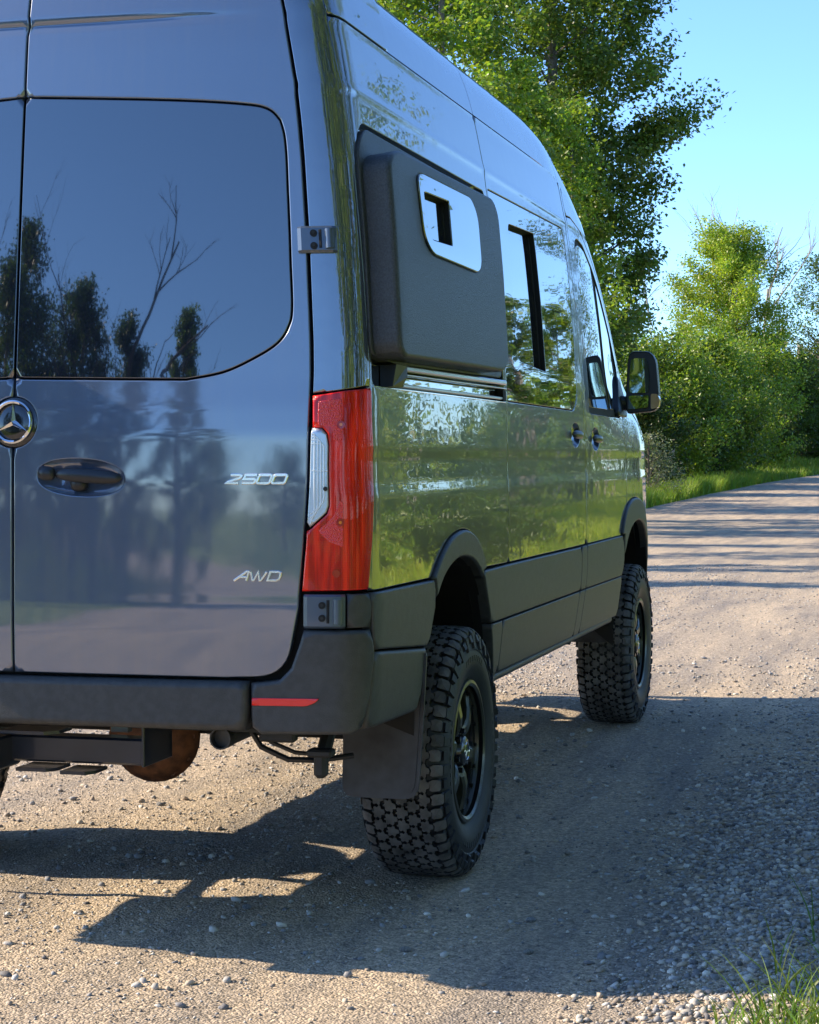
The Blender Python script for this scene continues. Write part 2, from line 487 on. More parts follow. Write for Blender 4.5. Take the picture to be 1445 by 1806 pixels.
def panel(name, outline, m, parent, off=0.0, holes=(), depth=0.012, r=0.003, du=0.06, dz=0.02, mapf=None, sign=1, inner_flat=None):
    """a pressed panel on the body surface: outline and holes in (u,Z); rounded edge r, returns inward by depth"""
    mapf = mapf or body
    loops = [np.array(outline, float)] + [np.array(h, float) for h in holes]
    if poly_area(loops[0]) < 0: loops[0] = loops[0][::-1]
    for i in range(1, len(loops)):
        if poly_area(loops[i]) > 0: loops[i] = loops[i][::-1]
    pts = []; edges = []; base = 0; nout = 0
    for L in loops:
        n = len(L); pts += [tuple(p) for p in L]
        edges += [(base + i, base + (i + 1) % n) for i in range(n)]
        base += n
    nout = base
    inner = []
    for L in loops:
        nx = np.roll(L, -1, 0) - np.roll(L, 1, 0)
        nl = np.hypot(nx[:, 0], nx[:, 1]); nl[nl == 0] = 1
        nrm = np.stack([-nx[:, 1], nx[:, 0]], 1) / nl[:, None]
        for q in (.12, .4, .75, 1.05):
            inner.append((L + nrm * (r * q), r * q))
    x0, z0 = loops[0].min(0); x1, z1 = loops[0].max(0)
    gx = np.arange(x0 + du * .37, x1, du); gz = np.arange(z0 + dz * .43, z1, dz)
    if off == 0 and du <= .06:
        ext = np.concatenate([np.arange(2.281, 2.322, .004), np.arange(2.466, 2.49, .004), np.arange(1.195, 1.352, .006)])
        gz = np.concatenate([gz, ext[(ext > z0 + .004) & (ext < z1 - .004)]])
    G = np.array([(a, b) for a in gx for b in gz]).reshape(-1, 2)
    cand = []
    nb = base
    for A, dd in inner:
        ins = pip(A, loops[0])
        for h in loops[1:]: ins &= ~pip(A, h)
        d, _ = dist_to(A, loops); ok = ins & (d > dd * .9)
        idx = np.cumsum(ok) - 1 + nb
        for i in range(len(A)):
            j = (i + 1) % len(A)
            if ok[i] and ok[j]: edges.append((int(idx[i]), int(idx[j])))
        cand.append(A[ok]); nb += int(ok.sum())
    if len(G):
        ins = pip(G, loops[0])
        for h in loops[1:]: ins &= ~pip(G, h)
        G = G[ins]
        if len(G):
            d, _ = dist_to(G, loops); cand.append(G[d > max(r * 1.3, .004)])
    if cand: allp = np.concatenate([np.array(pts)] + cand)
    else: allp = np.array(pts)
    vs, es, fs, ov, oe, of = geometry.delaunay_2d_cdt([Vector(p) for p in allp], edges, [], 0, 1e-6)
    V2 = np.array([(v.x, v.y) for v in vs]); F = np.array([f[:3] for f in fs])
    cen = V2[F].mean(1)
    ins = pip(cen, loops[0])
    for h in loops[1:]: ins &= ~pip(cen, h)
    F = F[ins]
    a = V2[F]; ar = (a[:, 1, 0] - a[:, 0, 0]) * (a[:, 2, 1] - a[:, 0, 1]) - (a[:, 2, 0] - a[:, 0, 0]) * (a[:, 1, 1] - a[:, 0, 1])
    F[ar < 0] = F[ar < 0][:, ::-1]
    F = F[np.abs(ar) > 1e-10]
    d, g = dist_to(V2, loops)
    onb = d < 1e-6
    # gradient for outline vertices: inward normal of its loop
    k = 0
    for L in loops:
        nx = np.roll(L, -1, 0) - np.roll(L, 1, 0); nl = np.hypot(nx[:, 0], nx[:, 1]); nl[nl == 0] = 1
        nrm = np.stack([-nx[:, 1], nx[:, 0]], 1) / nl[:, None]
        for i in range(len(L)):
            j = None
            dd = np.abs(V2 - L[i]).sum(1); j = int(dd.argmin()); g[j] = nrm[i]; onb[j] = True; d[j] = 0
    def frame(Q):
        e = 5e-4
        s = sign
        p = mapf(Q[:, 0] * s, Q[:, 1])
        tu = (mapf((Q[:, 0] + e) * s, Q[:, 1]) - mapf((Q[:, 0] - e) * s, Q[:, 1])) / (2 * e)
        tz = (mapf(Q[:, 0] * s, Q[:, 1] + e) - mapf(Q[:, 0] * s, Q[:, 1] - e)) / (2 * e)
        tu /= np.linalg.norm(tu, axis=1)[:, None]; tz /= np.linalg.norm(tz, axis=1)[:, None]
        n = np.cross(tu, tz) * s; n /= np.linalg.norm(n, axis=1)[:, None]
        return p, n, tu, tz
    p, N, tu, tz = frame(V2)
    q = np.clip(d / r, 0, 1)
    h = off - r * (1 - np.sqrt(np.clip(1 - (1 - q) ** 2, 0, 1)))
    th = np.arcsin(np.clip(1 - q, 0, 1))
    g3 = tu * g[:, :1] + tz * g[:, 1:]
    NN = N * np.cos(th)[:, None] - g3 * np.sin(th)[:, None]
    NN[onb] = (-g3 * .95 + N * .3)[onb]
    NN /= np.linalg.norm(NN, axis=1)[:, None]
    V = p + N * h[:, None]
    # rim: outline vertices duplicated
    Vr = []; Nr = []; Fr = []
    b = len(V)
    for L in loops:
        pl, nl_, tu_, tz_ = frame(L)
        nx = np.roll(L, -1, 0) - np.roll(L, 1, 0); ll = np.hypot(nx[:, 0], nx[:, 1]); ll[ll == 0] = 1
        nrm = np.stack([-nx[:, 1], nx[:, 0]], 1) / ll[:, None]
        out3 = -(tu_ * nrm[:, :1] + tz_ * nrm[:, 1:])
        n = len(L)
        Vr += [pl + nl_ * (off - r), pl + nl_ * (off - depth - r)]
        Nr += [out3, out3]
        for i in range(n):
            j = (i + 1) % n
            Fr += [(b + i, b + n + i, b + n + j), (b + i, b + n + j, b + j)]
        b += 2 * n
    Vall = np.concatenate([V] + Vr); Nall = np.concatenate([NN] + Nr)
    Fall = np.concatenate([F, np.array(Fr)])
    if sign < 0: Fall = Fall[:, ::-1]
    return mesh_obj(name, Vall, np.ascontiguousarray(Fall), m, parent, smooth=True, normals=Nall)

def ribbon(name, path, width, m, parent, off=0.001, thick=0.003, closed=False, mapf=None, mb=None):
    """raised or flat ribbon on the body surface along a (u,Z) path with mitred joints"""
    mapf = mapf or body
    P = np.array(path, float); n = len(P)
    if not hasattr(width, '__len__'): width = [width] * n
    L = []; Rr = []
    for i in range(n):
        if closed: a, b, c = P[i - 1], P[i], P[(i + 1) % n]
        else: a, b, c = P[max(i - 1, 0)], P[i], P[min(i + 1, n - 1)]
        d1 = b - a; d2 = c - b
        if np.linalg.norm(d1) < 1e-9: d1 = d2
        if np.linalg.norm(d2) < 1e-9: d2 = d1
        d1 = d1 / np.linalg.norm(d1); d2 = d2 / np.linalg.norm(d2)
        n1 = np.array([-d1[1], d1[0]]); n2 = np.array([-d2[1], d2[0]])
        mm = n1 + n2; mm /= max(np.linalg.norm(mm), 1e-6)
        s = width[i] / 2 / max(mm @ n1, .45)
        L.append(b + mm * s); Rr.append(b - mm * s)
    L = np.array(L); Rr = np.array(Rr)
    def at(Q, h):
        e = 5e-4; p = mapf(Q[:, 0], Q[:, 1])
        tu = mapf(Q[:, 0] + e, Q[:, 1]) - p; tz = mapf(Q[:, 0], Q[:, 1] + e) - p
        nn = np.cross(tu, tz); nn /= np.linalg.norm(nn, axis=1)[:, None]
        return p + nn * h
    bev = min(.25 * min(width), thick * .6)
    c = (L + Rr) / 2
    Li = L + (c - L) * (bev / (np.linalg.norm(c - L, axis=1)[:, None] + 1e-9)); Ri = Rr + (c - Rr) * (bev / (np.linalg.norm(c - Rr, axis=1)[:, None] + 1e-9))
    rows = [at(L, off), at(L, off + thick - bev), at(Li, off + thick), at(Ri, off + thick), at(Rr, off + thick - bev), at(Rr, off)]
    V = np.concatenate(rows); F = []
    for i in range(n if closed else n - 1):
        j = (i + 1) % n
        for k in range(5): F.append((k * n + i, (k + 1) * n + i, (k + 1) * n + j, k * n + j))
    if not closed:
        F.append(tuple(k * n for k in range(6))); F.append(tuple(k * n + n - 1 for k in range(6))[::-1])
    if mb is not None: mb.add(V, F); return None
    q = MB(); q.add(V, F)
    return q.build(name, m, parent)

def surf_at(u, z, off=0.0):
    e = 5e-4; p = body(u, z); tu = body(u + e, z) - p; tz = body(u, z + e) - p
    n = np.cross(tu, tz); n /= np.linalg.norm(n)
    return Vector(p + n * off), Vector(n), Vector(tu / np.linalg.norm(tu)), Vector(tz / np.linalg.norm(tz))
# ================================================================== terrain functions
_lat = rng.random((256, 256))
def vnoise(x, y, s, o=0):
    x = np.asarray(x, float) / s + 37.3 * (o + 1); y = np.asarray(y, float) / s + 91.7 * (o + 1)
    xi = np.floor(x).astype(int); yi = np.floor(y).astype(int); fx = x - xi; fy = y - yi
    fx = fx * fx * (3 - 2 * fx); fy = fy * fy * (3 - 2 * fy)
    a = _lat[xi % 256, yi % 256]; b = _lat[(xi + 1) % 256, yi % 256]; c = _lat[xi % 256, (yi + 1) % 256]; d = _lat[(xi + 1) % 256, (yi + 1) % 256]
    return a * (1 - fx) * (1 - fy) + b * fx * (1 - fy) + c * (1 - fx) * fy + d * fx * fy
def road_l(y): return np.interp(y, [-90, -45, -30, -25, -20, 0, 42, 50, 60, 70, 80, 90, 120], [-45, -18, -9.5, -6.0, -5.0, -4.4, -4.4, -4.1, -3.3, -2.0, 0, 3, 20])
def road_r(y): return np.interp(y, [-90, -45, -30, -20, 0, 42, 60, 70, 80, 90, 120], [-38, -10.5, -2.5, 1.0, 2.15, 2.2, 3.2, 4.6, 6.8, 10, 30])
def grade(y):
    d = np.clip(np.asarray(y, float) - 25, 0, None)
    return np.where(d < 28, .00036 * d * d, .00036 * 28 * 28 + .02 * (d - 28))
def verge(x, y):
    l = road_l(y) - x; r = x - road_r(y)
    return .28 * sstep(.0, 3.0, l) + .10 * sstep(.3, 4, r)
def road_z(x, y):
    r = x - road_r(y)
    w = sstep(0, .15, np.minimum(x - road_l(y), 9)) * 1.0
    z = grade(y) + .030 * np.exp(-((r + .12) / .26) ** 2) * (.6 + .8 * vnoise(x, y, .5, 3))
    near = np.exp(-np.clip(np.hypot(x - .5, y - 1) - 9, 0, None) / 8)
    rut = -.006 * (np.exp(-((x - .85) / .33) ** 2) + np.exp(-((x + .85) / .33) ** 2))
    z = z + rut + near * (.012 * (vnoise(x, y, .9, 1) - .5) + .007 * (vnoise(x, y, .16, 2) - .5) + .0045 * (vnoise(x, y, .05, 4) - .5))
    flat = 1 - np.exp(-((np.abs(x) - .85) ** 2 + np.minimum(y ** 2, (y - 3.665) ** 2)) / .09)
    return z * flat + grade(y) * (1 - flat)
def ground_z(x, y):
    ins = np.minimum(x - road_l(y), road_r(y) - x)
    return grade(y) + verge(x, y) + .05 * (vnoise(x, y, 2.2, 5) - .5) * sstep(0, -.6, ins) * 1.0 - .035 * sstep(.02, .5, ins) - .004
# ================================================================== THE VAN
van = empty('camper_van')
tag(van, 'blue grey high-roof camper van with chunky off-road tyres parked on the gravel road', 'van')
GP = .0028

def both(fn):
    fn(1); fn(-1)

def arc(cx, cz, r, a0, a1, n=10, rz=None):
    rz = rz or r
    return [(cx + r * math.cos(R(a)), cz + rz * math.sin(R(a))) for a in np.linspace(a0, a1, n)]

# wheel openings, outer flare edges (Y,Z)
OPEN_R = [(-.62, .60), (-.585, .69), (-.545, .77), (-.475, .88), (-.37, .962), (-.22, 1.005), (-.07, 1.008), (.07, .975), (.18, .905), (.26, .80), (.31, .70), (.34, .585)]
FLARE_R = [(-.49, .963), (-.40, 1.02), (-.29, 1.068), (-.16, 1.090), (-.04, 1.088), (.07, 1.058), (.155, 1.005), (.205, .957)]
OPEN_F = [(2.90, .50), (2.95, .62), (3.03, .76), (3.13, .88), (3.27, .965), (3.45, 1.005), (3.62, 1.003), (3.78, .965), (3.92, .88), (4.02, .77), (4.08, .62), (4.10, .50)]
FLARE_F = [(3.045, .957), (3.10, 1.02), (3.19, 1.075), (3.33, 1.110), (3.50, 1.117), (3.66, 1.095), (3.80, 1.04), (3.90, .96), (4.02, .86), (4.12, .74), (4.17, .60)]
def cr(pts, n=6):
    P = [np.array(p, float) for p in pts]; o = []
    for i in range(len(P) - 1):
        a = P[max(i - 1, 0)]; b = P[i]; c = P[i + 1]; d = P[min(i + 2, len(P) - 1)]
        for t in np.arange(n) / n:
            o.append(tuple(.5 * ((2 * b) + (-a + c) * t + (2 * a - 5 * b + 4 * c - d) * t * t + (-a + 3 * b - 3 * c + d) * t ** 3)))
    o.append(tuple(P[-1])); return o
OPEN_Rs, FLARE_Rs, OPEN_Fs, FLARE_Fs = cr(OPEN_R, 4), cr(FLARE_R, 4), cr(OPEN_F, 4), cr(FLARE_F, 4)

def yz(pts, ds=.03, rad=0):
    P = resample(pts, ds, rad)
    return np.array([(float(U_of_Y(y, z)), z) for y, z in P])

# seam between corner pillar and side panel: u as a function of Z
SEAM = lambda z: np.interp(z, [.60, .80, .97, 1.1, 1.25, 1.33, 1.39, 1.49, 1.565, 1.77, 1.92, 2.1, 2.258, 2.376, 2.53, 2.62], [.955, .972, .972, .986, .998, .998, .994, .989, .985, .981, .974, .970, .961, .946, .934, .925])
GAPL = lambda z: np.interp(z, [.85, .93, 1.09, 1.25, 1.476, 1.62, 2.2, 2.374, 2.53, 2.62], [.790, .798, .812, .822, .8265, .8275, .8295, .826, .821, .817])
def seam_line(z0, z1, n, d=0.0, f=None):
    f = f or SEAM
    return [(float(f(z)) + d, z) for z in np.linspace(z0, z1, n)]

# ---- dark inner shell behind every gap
def _unused_shell(s):
    o = [(0, .60), (.95, .60)] + yz_raw + [(float(U_of_Y(4.60, 1.0)), 1.0), (float(U_of_Y(4.45, 1.10)), 1.13)]
    return o
side_bottom = [(-.62, .60)] + OPEN_R[1:-1] + [(.34, .60), (2.93, .60)] + OPEN_F[1:-1] + [(4.08, .60), (4.55, .60), (4.58, .95)]
top_line = [(y, float(H_CREASE(y)) - .012) for y in (4.4, 4.1, 3.9, 3.7, 3.5, 3.3, 3.1, 2.9, 2.7, 2.5, 2.3, 2.1, 1.75)]
shell_out = [(-.002, .60), (.90, .60)] + side_pts(side_bottom + top_line) + [(1.2, 2.6), (-.002, 2.6)]
for s in (1, -1):
    panel('body_shell', resample(shell_out, .05), GAP, van, off=-.050, depth=.002, r=.001, du=.2, dz=.08, sign=s)

# ---- rear doors
EMB = (.002, 1.4145)
def door_outline():
    o = [(GP, .745), (.665, .742), (.724, .752), (.760, .786), (.785, .843)]
    o = [(GP, .745)] + [tuple(p) for p in resample([(.60, .743), (.760, .750), (.796, .93)], .02, [0, .10, 0], closed=False)]
    o += [(float(GAPL(z)) - GP - .001, z) for z in np.linspace(.96, 2.607, 40)]
    o += [(GP, 2.607)]
    # down the centre line past the window notch and the badge recess
    o += [(GP, 2.2975)]
    o += win_top
    o += [(GP, 1.5335)]
    o += arc(EMB[0], EMB[1], .0685, 89, -89, 22)
    return o
WIN = [(GP, 1.5345), (.282, 1.529), (.488, 1.5255), (.589, 1.544), (.673, 1.580), (.735, 1.618), (.766, 1.661), (.777, 1.713), (.7775, 1.847), (.780, 2.012), (.782, 2.15), (.773, 2.203), (.742, 2.233), (.670, 2.249), (.451, 2.268), (GP, 2.294)]
Wc = cr([WIN[0], WIN[1], WIN[2]], 8)[:-1] + cr(WIN[2:12], 6)[:-1] + cr(WIN[11:], 6)
Wc = [(a, b) for a, b in Wc]
def grow(P, d):
    P = np.array(P); nx = np.roll(P, -1, 0) - np.roll(P, 1, 0); l = np.hypot(nx[:, 0], nx[:, 1]); l[l == 0] = 1
    sg = 1 if poly_area(P) > 0 else -1
    return P + np.stack([nx[:, 1], -nx[:, 0]], 1) / l[:, None] * d * sg
_g = grow(Wc, .0045)
win_top = [(float(a), float(b)) for a, b in _g[::-1] if a > GP + .004]
HB = (.1975, 1.2665, .1235, .0485)   # handle bowl centre and half axes
bowl = [(HB[0] + HB[2] * math.copysign(abs(math.cos(t)) ** .92, math.cos(t)), HB[1] + HB[3] * math.copysign(abs(math.sin(t)) ** .85, math.sin(t)) - .006 * math.cos(t)) for t in np.linspace(0, 2 * math.pi, 49)[:-1]]
rear_doors = []
for s in (1, -1):
    d = panel('rear_door', resample(door_outline(), .03), PAINTR, van, off=.004 if True else 0, holes=[np.array(bowl)] if s > 0 else [], depth=.02, r=.004, du=.05, dz=.012, sign=s)
    if s > 0: tag(d, 'right rear door with the grab handle and number badges')
    rear_doors.append(d)
    panel('window', resample([tuple(p) for p in grow(Wc, -.0005)], .03), GLASS2, d, off=.003, depth=.015, r=.0025, du=.05, dz=.03, sign=s)
rd = rear_doors[0]
# handle bowl
def bowl_mesh(cu, cz, au, az, outline, depth, name, m, parent, off=.002):
    V = []; F = []; n = len(outline); K = 9
    for k in range(K + 1):
        t = k / K; rr = 1 - t
        dd = depth * (1 - (1 - t) ** 2.6) ** .6 if t > 0 else 0
        for (a, b) in outline:
            p, nn, _, _ = surf_at(cu + (a - cu) * rr, cz + (b - cz) * rr, off - dd)
            V.append(p)
    for k in range(K):
        for i in range(n):
            F.append((k * n + i, k * n + (i + 1) % n, (k + 1) * n + (i + 1) % n, (k + 1) * n + i))
    q = MB(); q.add([tuple(v) for v in V], F)
    return q.build(name, m, parent, smooth=True)
bowl_mesh(HB[0], HB[1], HB[2], HB[3], bowl, .026, 'handle_recess', PAINTR, rd)
def grip(name, u0, u1, z0, z1, rad, lift, m, parent, n=12, flat=.75):
    V = []; K = 22; M = 12
    for i in range(K + 1):
        t = i / K; u = u0 + (u1 - u0) * t; z = z0 + (z1 - z0) * t
        e = max(1 - abs(2 * t - 1) ** 6, 0) ** .5 * (.85 + .15 * math.sin(math.pi * t)) + .02
        p, nn, tu, tz = surf_at(u, z, lift + .006 * math.sin(math.pi * t))
        for k in range(M):
            a = 2 * math.pi * k / M
            V.append(tuple(p + tz * math.cos(a) * rad * e + nn * math.sin(a) * rad * e * flat))
    F = [(i * M + k, i * M + (k + 1) % M, (i + 1) * M + (k + 1) % M, (i + 1) * M + k) for i in range(K) for k in range(M)]
    F += [tuple(range(M)), tuple(K * M + k for k in range(M))[::-1]]
    q = MB(); q.add(V, F); return q.build(name, m, parent, smooth=True)
grip('handle', .0785, .1300, 1.2795, 1.2760, .0185, .012, HANDLE, rd)
grip('handle', .1265, .3190, 1.2765, 1.2640, .0185, .013, HANDLE, rd)
grip('handle_mount', .165, .215, 1.250, 1.250, .020, -.006, BLACKP, rd)

# badge: ring and three-pointed star
emb = MB()
p0, nn, tu, tz = surf_at(.003, EMB[1], .006)
def pl(a, b, h): return tuple(p0 + tu * a + tz * b + nn * h)
V = []; n = 48
for (r_, h) in ((.0490, .004), (.0500, .009), (.0545, .012), (.0585, .009), (.0595, .0)):
    V += [pl(r_ * math.cos(2 * math.pi * k / n), r_ * math.sin(2 * math.pi * k / n), h) for k in range(n)]
F = [(j * n + k, j * n + (k + 1) % n, (j + 1) * n + (k + 1) % n, (j + 1) * n + k) for j in range(4) for k in range(n)]
emb.add(V, F)
for j in range(3):
    a = math.pi / 2 + j * 2 * math.pi / 3
    tip = (.051 * math.cos(a), .051 * math.sin(a)); l = (.0095 * math.cos(a + R(60)), .0095 * math.sin(a + R(60))); r2 = (.0095 * math.cos(a - R(60)), .0095 * math.sin(a - R(60)))
    emb.add([pl(0, 0, .013), pl(*l, .004), pl(*tip, .008), pl(*r2, .004), pl(*tip, .003)], [(0, 1, 2), (0, 2, 3), (1, 4, 2), (3, 2, 4)])
emb.build('star_badge', CHROME, rd)
dm = MB(); V = [pl(0, 0, .005)]
for (r_, h) in ((.025, .0045), (.050, .002), (.0600, -.004), (.0665, -.006), (.0672, -.02)):
    V += [pl(r_ * math.cos(2 * math.pi * k / n), r_ * math.sin(2 * math.pi * k / n), h) for k in range(n)]
F = [(0, 1 + k, 1 + (k + 1) % n) for k in range(n)] + [(1 + j * n + k, 1 + j * n + (k + 1) % n, 1 + (j + 1) * n + (k + 1) % n, 1 + (j + 1) * n + k) for j in range(4) for k in range(n)]
dm.add(V, F); dm.build('badge_disc', mat('gloss black badge', (.006, .008, .012), .12, coat=1.0), rd, smooth=True)

# lettering: 2500 and AWD, raised chrome
def glyph(mb, paths, u0, z0, w, h, sh, sw):
    for pth, closed in paths:
        P = [(u0 + a * w + b * h * sh, z0 + b * h) for a, b in pth]
        ribbon('x', P, sw, None, None, off=.004, thick=.0045, closed=closed, mb=mb)
def rr0():
    c = []
    for cx, cy, a0 in ((.86, .80, 0), (.14, .80, 90), (.14, .20, 180), (.86, .20, 270)):
        for a in (a0 + 5, a0 + 45, a0 + 85): c.append((cx + .14 * math.cos(R(a)), cy + .20 * math.sin(R(a))))
    return c
G2 = [([(.10, 1.0), (.84, 1.0), (.97, .93), (.97, .76), (.90, .62), (.14, .18), (.02, 0), (.96, 0)], False)]
G5 = [([(.97, 1.0), (.08, 1.0), (.04, .52), (.86, .52), (.97, .44), (.97, .10), (.86, 0), (.02, 0)], False)]
GA = [([(0, -.05), (.50, .62), (.74, 1.0), (.92, 1.0), (.92, -.05)], False), ([(.36, .34), (.90, .34)], False)]
GW = [([(0, 1.0), (.13, 0), (.24, 0), (.56, 1.0), (.66, 0), (.77, 0), (1.18, 1.0)], False)]
GD = [([(.06, 0), (.06, 1.0), (.72, 1.0), (.93, .88), (.97, .5), (.93, .14), (.72, 0)], True)]
hgt = .0215; sh = .42
for mbname, items in (('number_badge', [(G2, .603, .034), (G5, .6445, .034), ([(rr0(), True)], .684, .034), ([(rr0(), True)], .7245, .034)]),):
    q = MB()
    for gl, u0, w in items: glyph(q, gl, u0, 1.2515, w, hgt, sh, .0078)
    q.build(mbname, CHROMEW, rd)
q = MB()
glyph(q, GA, .624, .9985, .036, .0225, .30, .0062)
glyph(q, GW, .6685, .9985, .036, .0225, .04, .0056)
glyph(q, GD, .7120, .9985, .033, .0225, .35, .0064)
q.build('drive_badge', CHROMEW, rd)

# hinges on both doors
for s in (1, -1):
    for (zc, u0, u1, hh) in ((1.885, .803, .893, .070), (.9195, .811, .899, .088)):
        h = None
        def hp(a, b, lift):
            p, nn, tu, tz = surf_at(a, b, lift); return (p.x * s, p.y, p.z)
        q = MB()
        # mounting leaf with chamfered rim, following the corner
        us = np.linspace(u0, u1, 9); zs = [zc - hh / 2, zc - hh / 2 + .006, zc + hh / 2 - .006, zc + hh / 2]
        V = []; lifts = (.010, .017, .017, .010)
        for zi, z in enumerate(zs):
            for i, u in enumerate(us):
                e = 0 if 0 < i < 8 else -.006
                V.append(hp(u, z, lifts[zi] + e))
        nb = len(V)
        for zi, z in ((0, zs[0]), (3, zs[3])):
            for u in us: V.append(hp(u, z, -.01))
        F = [(j * 9 + i, j * 9 + i + 1, (j + 1) * 9 + i + 1, (j + 1) * 9 + i) for j in range(3) for i in range(8)]
        F += [(i, nb + i, nb + i + 1, i + 1) for i in range(8)] + [(27 + i, 28 + i, nb + 10 + i, nb + 9 + i) for i in range(8)]
        for k in (0, 8): F.append((k, 9 + k, 18 + k, 27 + k, nb + 9 + k, nb + k))
        q.add(V, F)
        h = q.build('hinge', HINGE, van)
        k = MB(); uk = u1 - .017
        k.tube([hp(uk, zc - hh * .36, .016), hp(uk, zc + hh * .36, .016)], .0125, n=14)
        k.build('hinge_barrel', HINGE, h, smooth=True)
        k = MB(); uk = u1 - .037
        k.tube([hp(uk, zc - hh * .34, .014), hp(uk, zc + hh * .34, .014)], .0055, n=6)
        k.build('hinge_slot', GAP, h)
        for dzz in (.0165, -.0165):
            k = MB(); p, nn, tu, tz = surf_at(u0 + .040, zc + dzz, .0)
            for (ra, lo, hi) in ((.0092, .010, .0225),):
                k.tube([tuple(Vector(((p + nn * lo).x * s, (p + nn * lo).y, p.z))), tuple(Vector(((p + nn * hi).x * s, (p + nn * hi).y, p.z)))], ra, n=14)
            k.build('bolt_recess', GAP, h)
            k = MB(); a = p + nn * .022; b = p + nn * .0236
            k.tube([(a.x * s, a.y, a.z), (b.x * s, b.y, b.z)], .0042, n=6)
            k.build('bolt', STEELD, h)

# ---- corner pillars above the lamps, lamps
for s in (1, -1):
    o = [(float(GAPL(1.487)) + GP + .001, 1.484)] + seam_line(1.506, 2.607, 30, -.002) + seam_line(2.607, 1.49, 30, GP + .001, GAPL)
    panel('corner_pillar', resample(o, .03), PAINT, van, off=.003, depth=.02, r=.003, du=.012, dz=.03, sign=s)
    lamp_o = [(.831, 1.4775)] + [(.9, 1.4905), (float(SEAM(1.495)) - .004, 1.4985)] + seam_line(1.49, .975, 24, -.004) + [(float(GAPL(.9715)) + .005, .9715)]
    left = [(float(GAPL(z)) + .0045, z) for z in np.linspace(.98, 1.128, 8)]
    notch = [(.828, 1.132), (.8585, 1.172), (.8635, 1.192), (.8635, 1.352), (.8600, 1.380), (.8500, 1.3945), (.832, 1.3955)]
    lens = panel('tail_lamp', resample(lamp_o + left + notch, .02), LENS, van, off=.010, depth=.03, r=.005, du=.010, dz=.02, sign=s)
    cl = [(.8275, 1.137), (.8575, 1.176), (.8620, 1.194), (.8620, 1.350), (.8585, 1.378), (.8490, 1.3925), (.8315, 1.3940)] + [(float(GAPL(z)) + .0045, z) for z in np.linspace(1.38, 1.15, 8)]
    c = panel('reversing_lens', resample(cl, .02), CLEAR, lens, off=.009, depth=.02, r=.003, du=.008, dz=.01, sign=s)
    if s > 0:
        for k_, (du_, zt, zb_) in enumerate(((.0075, 1.379, 1.170), (.0135, 1.372, 1.178), (.0195, 1.364, 1.186), (.0252, 1.354, 1.196))):
            uu = .8285 + du_
            pth = resample([(.8300, zt), (uu, zt), (uu, zb_ + .004), (.8285, zb_ - .024 + .0 * k_)], .012, [0, .010, .02, 0], closed=False)
            ribbon('rib', pth, .0024, RIB, c, off=.009, thick=.0016)
        ribbon('rib', [(.8315, 1.284), (.8615, 1.2835)], .0035, RIB, c, off=.009, thick=.0016)
        for (u_, z_) in ((.862, 1.238),):
            k = MB(); p, nn, tu, tz = surf_at(.8565, 1.237, .009); k.tube([tuple(p), tuple(p + nn * .002)], .006, n=14); k.build('bulb', STEELD, lens)
        # reflector fields, faceted, and bulbs glowing in sunlight only
        REDF = mat('faceted red reflector', (.80, .016, .010), .2, coat=1.0, bump=.0022, bump_scale=330, detail=0)
        REDD = mat('deep red housing ridge', (.42, .001, .001), .18, coat=1.0)
        for pth in ([(.842, 1.462), (.890, 1.470), (.893, 1.360), (.872, 1.360), (.872, 1.398), (.842, 1.400)], [(.885, 1.205), (.893, 1.205), (.893, 1.085), (.862, 1.10), (.842, 1.128), (.872, 1.165)]):
            panel('reflector_field', resample(pth, .02, .006), REDF, lens, off=.0112, depth=.001, r=.001, du=.01, dz=.012)
        for (u_, z_) in ((.8895, 1.402), (.8865, 1.150)):
            p, nn, tu, tz = surf_at(u_, z_, .0105)
            k = MB(); k.tube([tuple(p), tuple(p + nn * .0018)], .0105, n=18); k.build('bulb_ring', REDD, lens)
            k = MB(); k.tube([tuple(p + nn * .0015), tuple(p + nn * .0032)], .0042, n=14); k.build('bulb', BULB, lens)
        p, nn, tu, tz = surf_at(.878, 1.018, .0105)
        k = MB(); k.tube([tuple(p), tuple(p + nn * .0018)], .010, n=18); k.build('bulb_ring', REDD, lens)

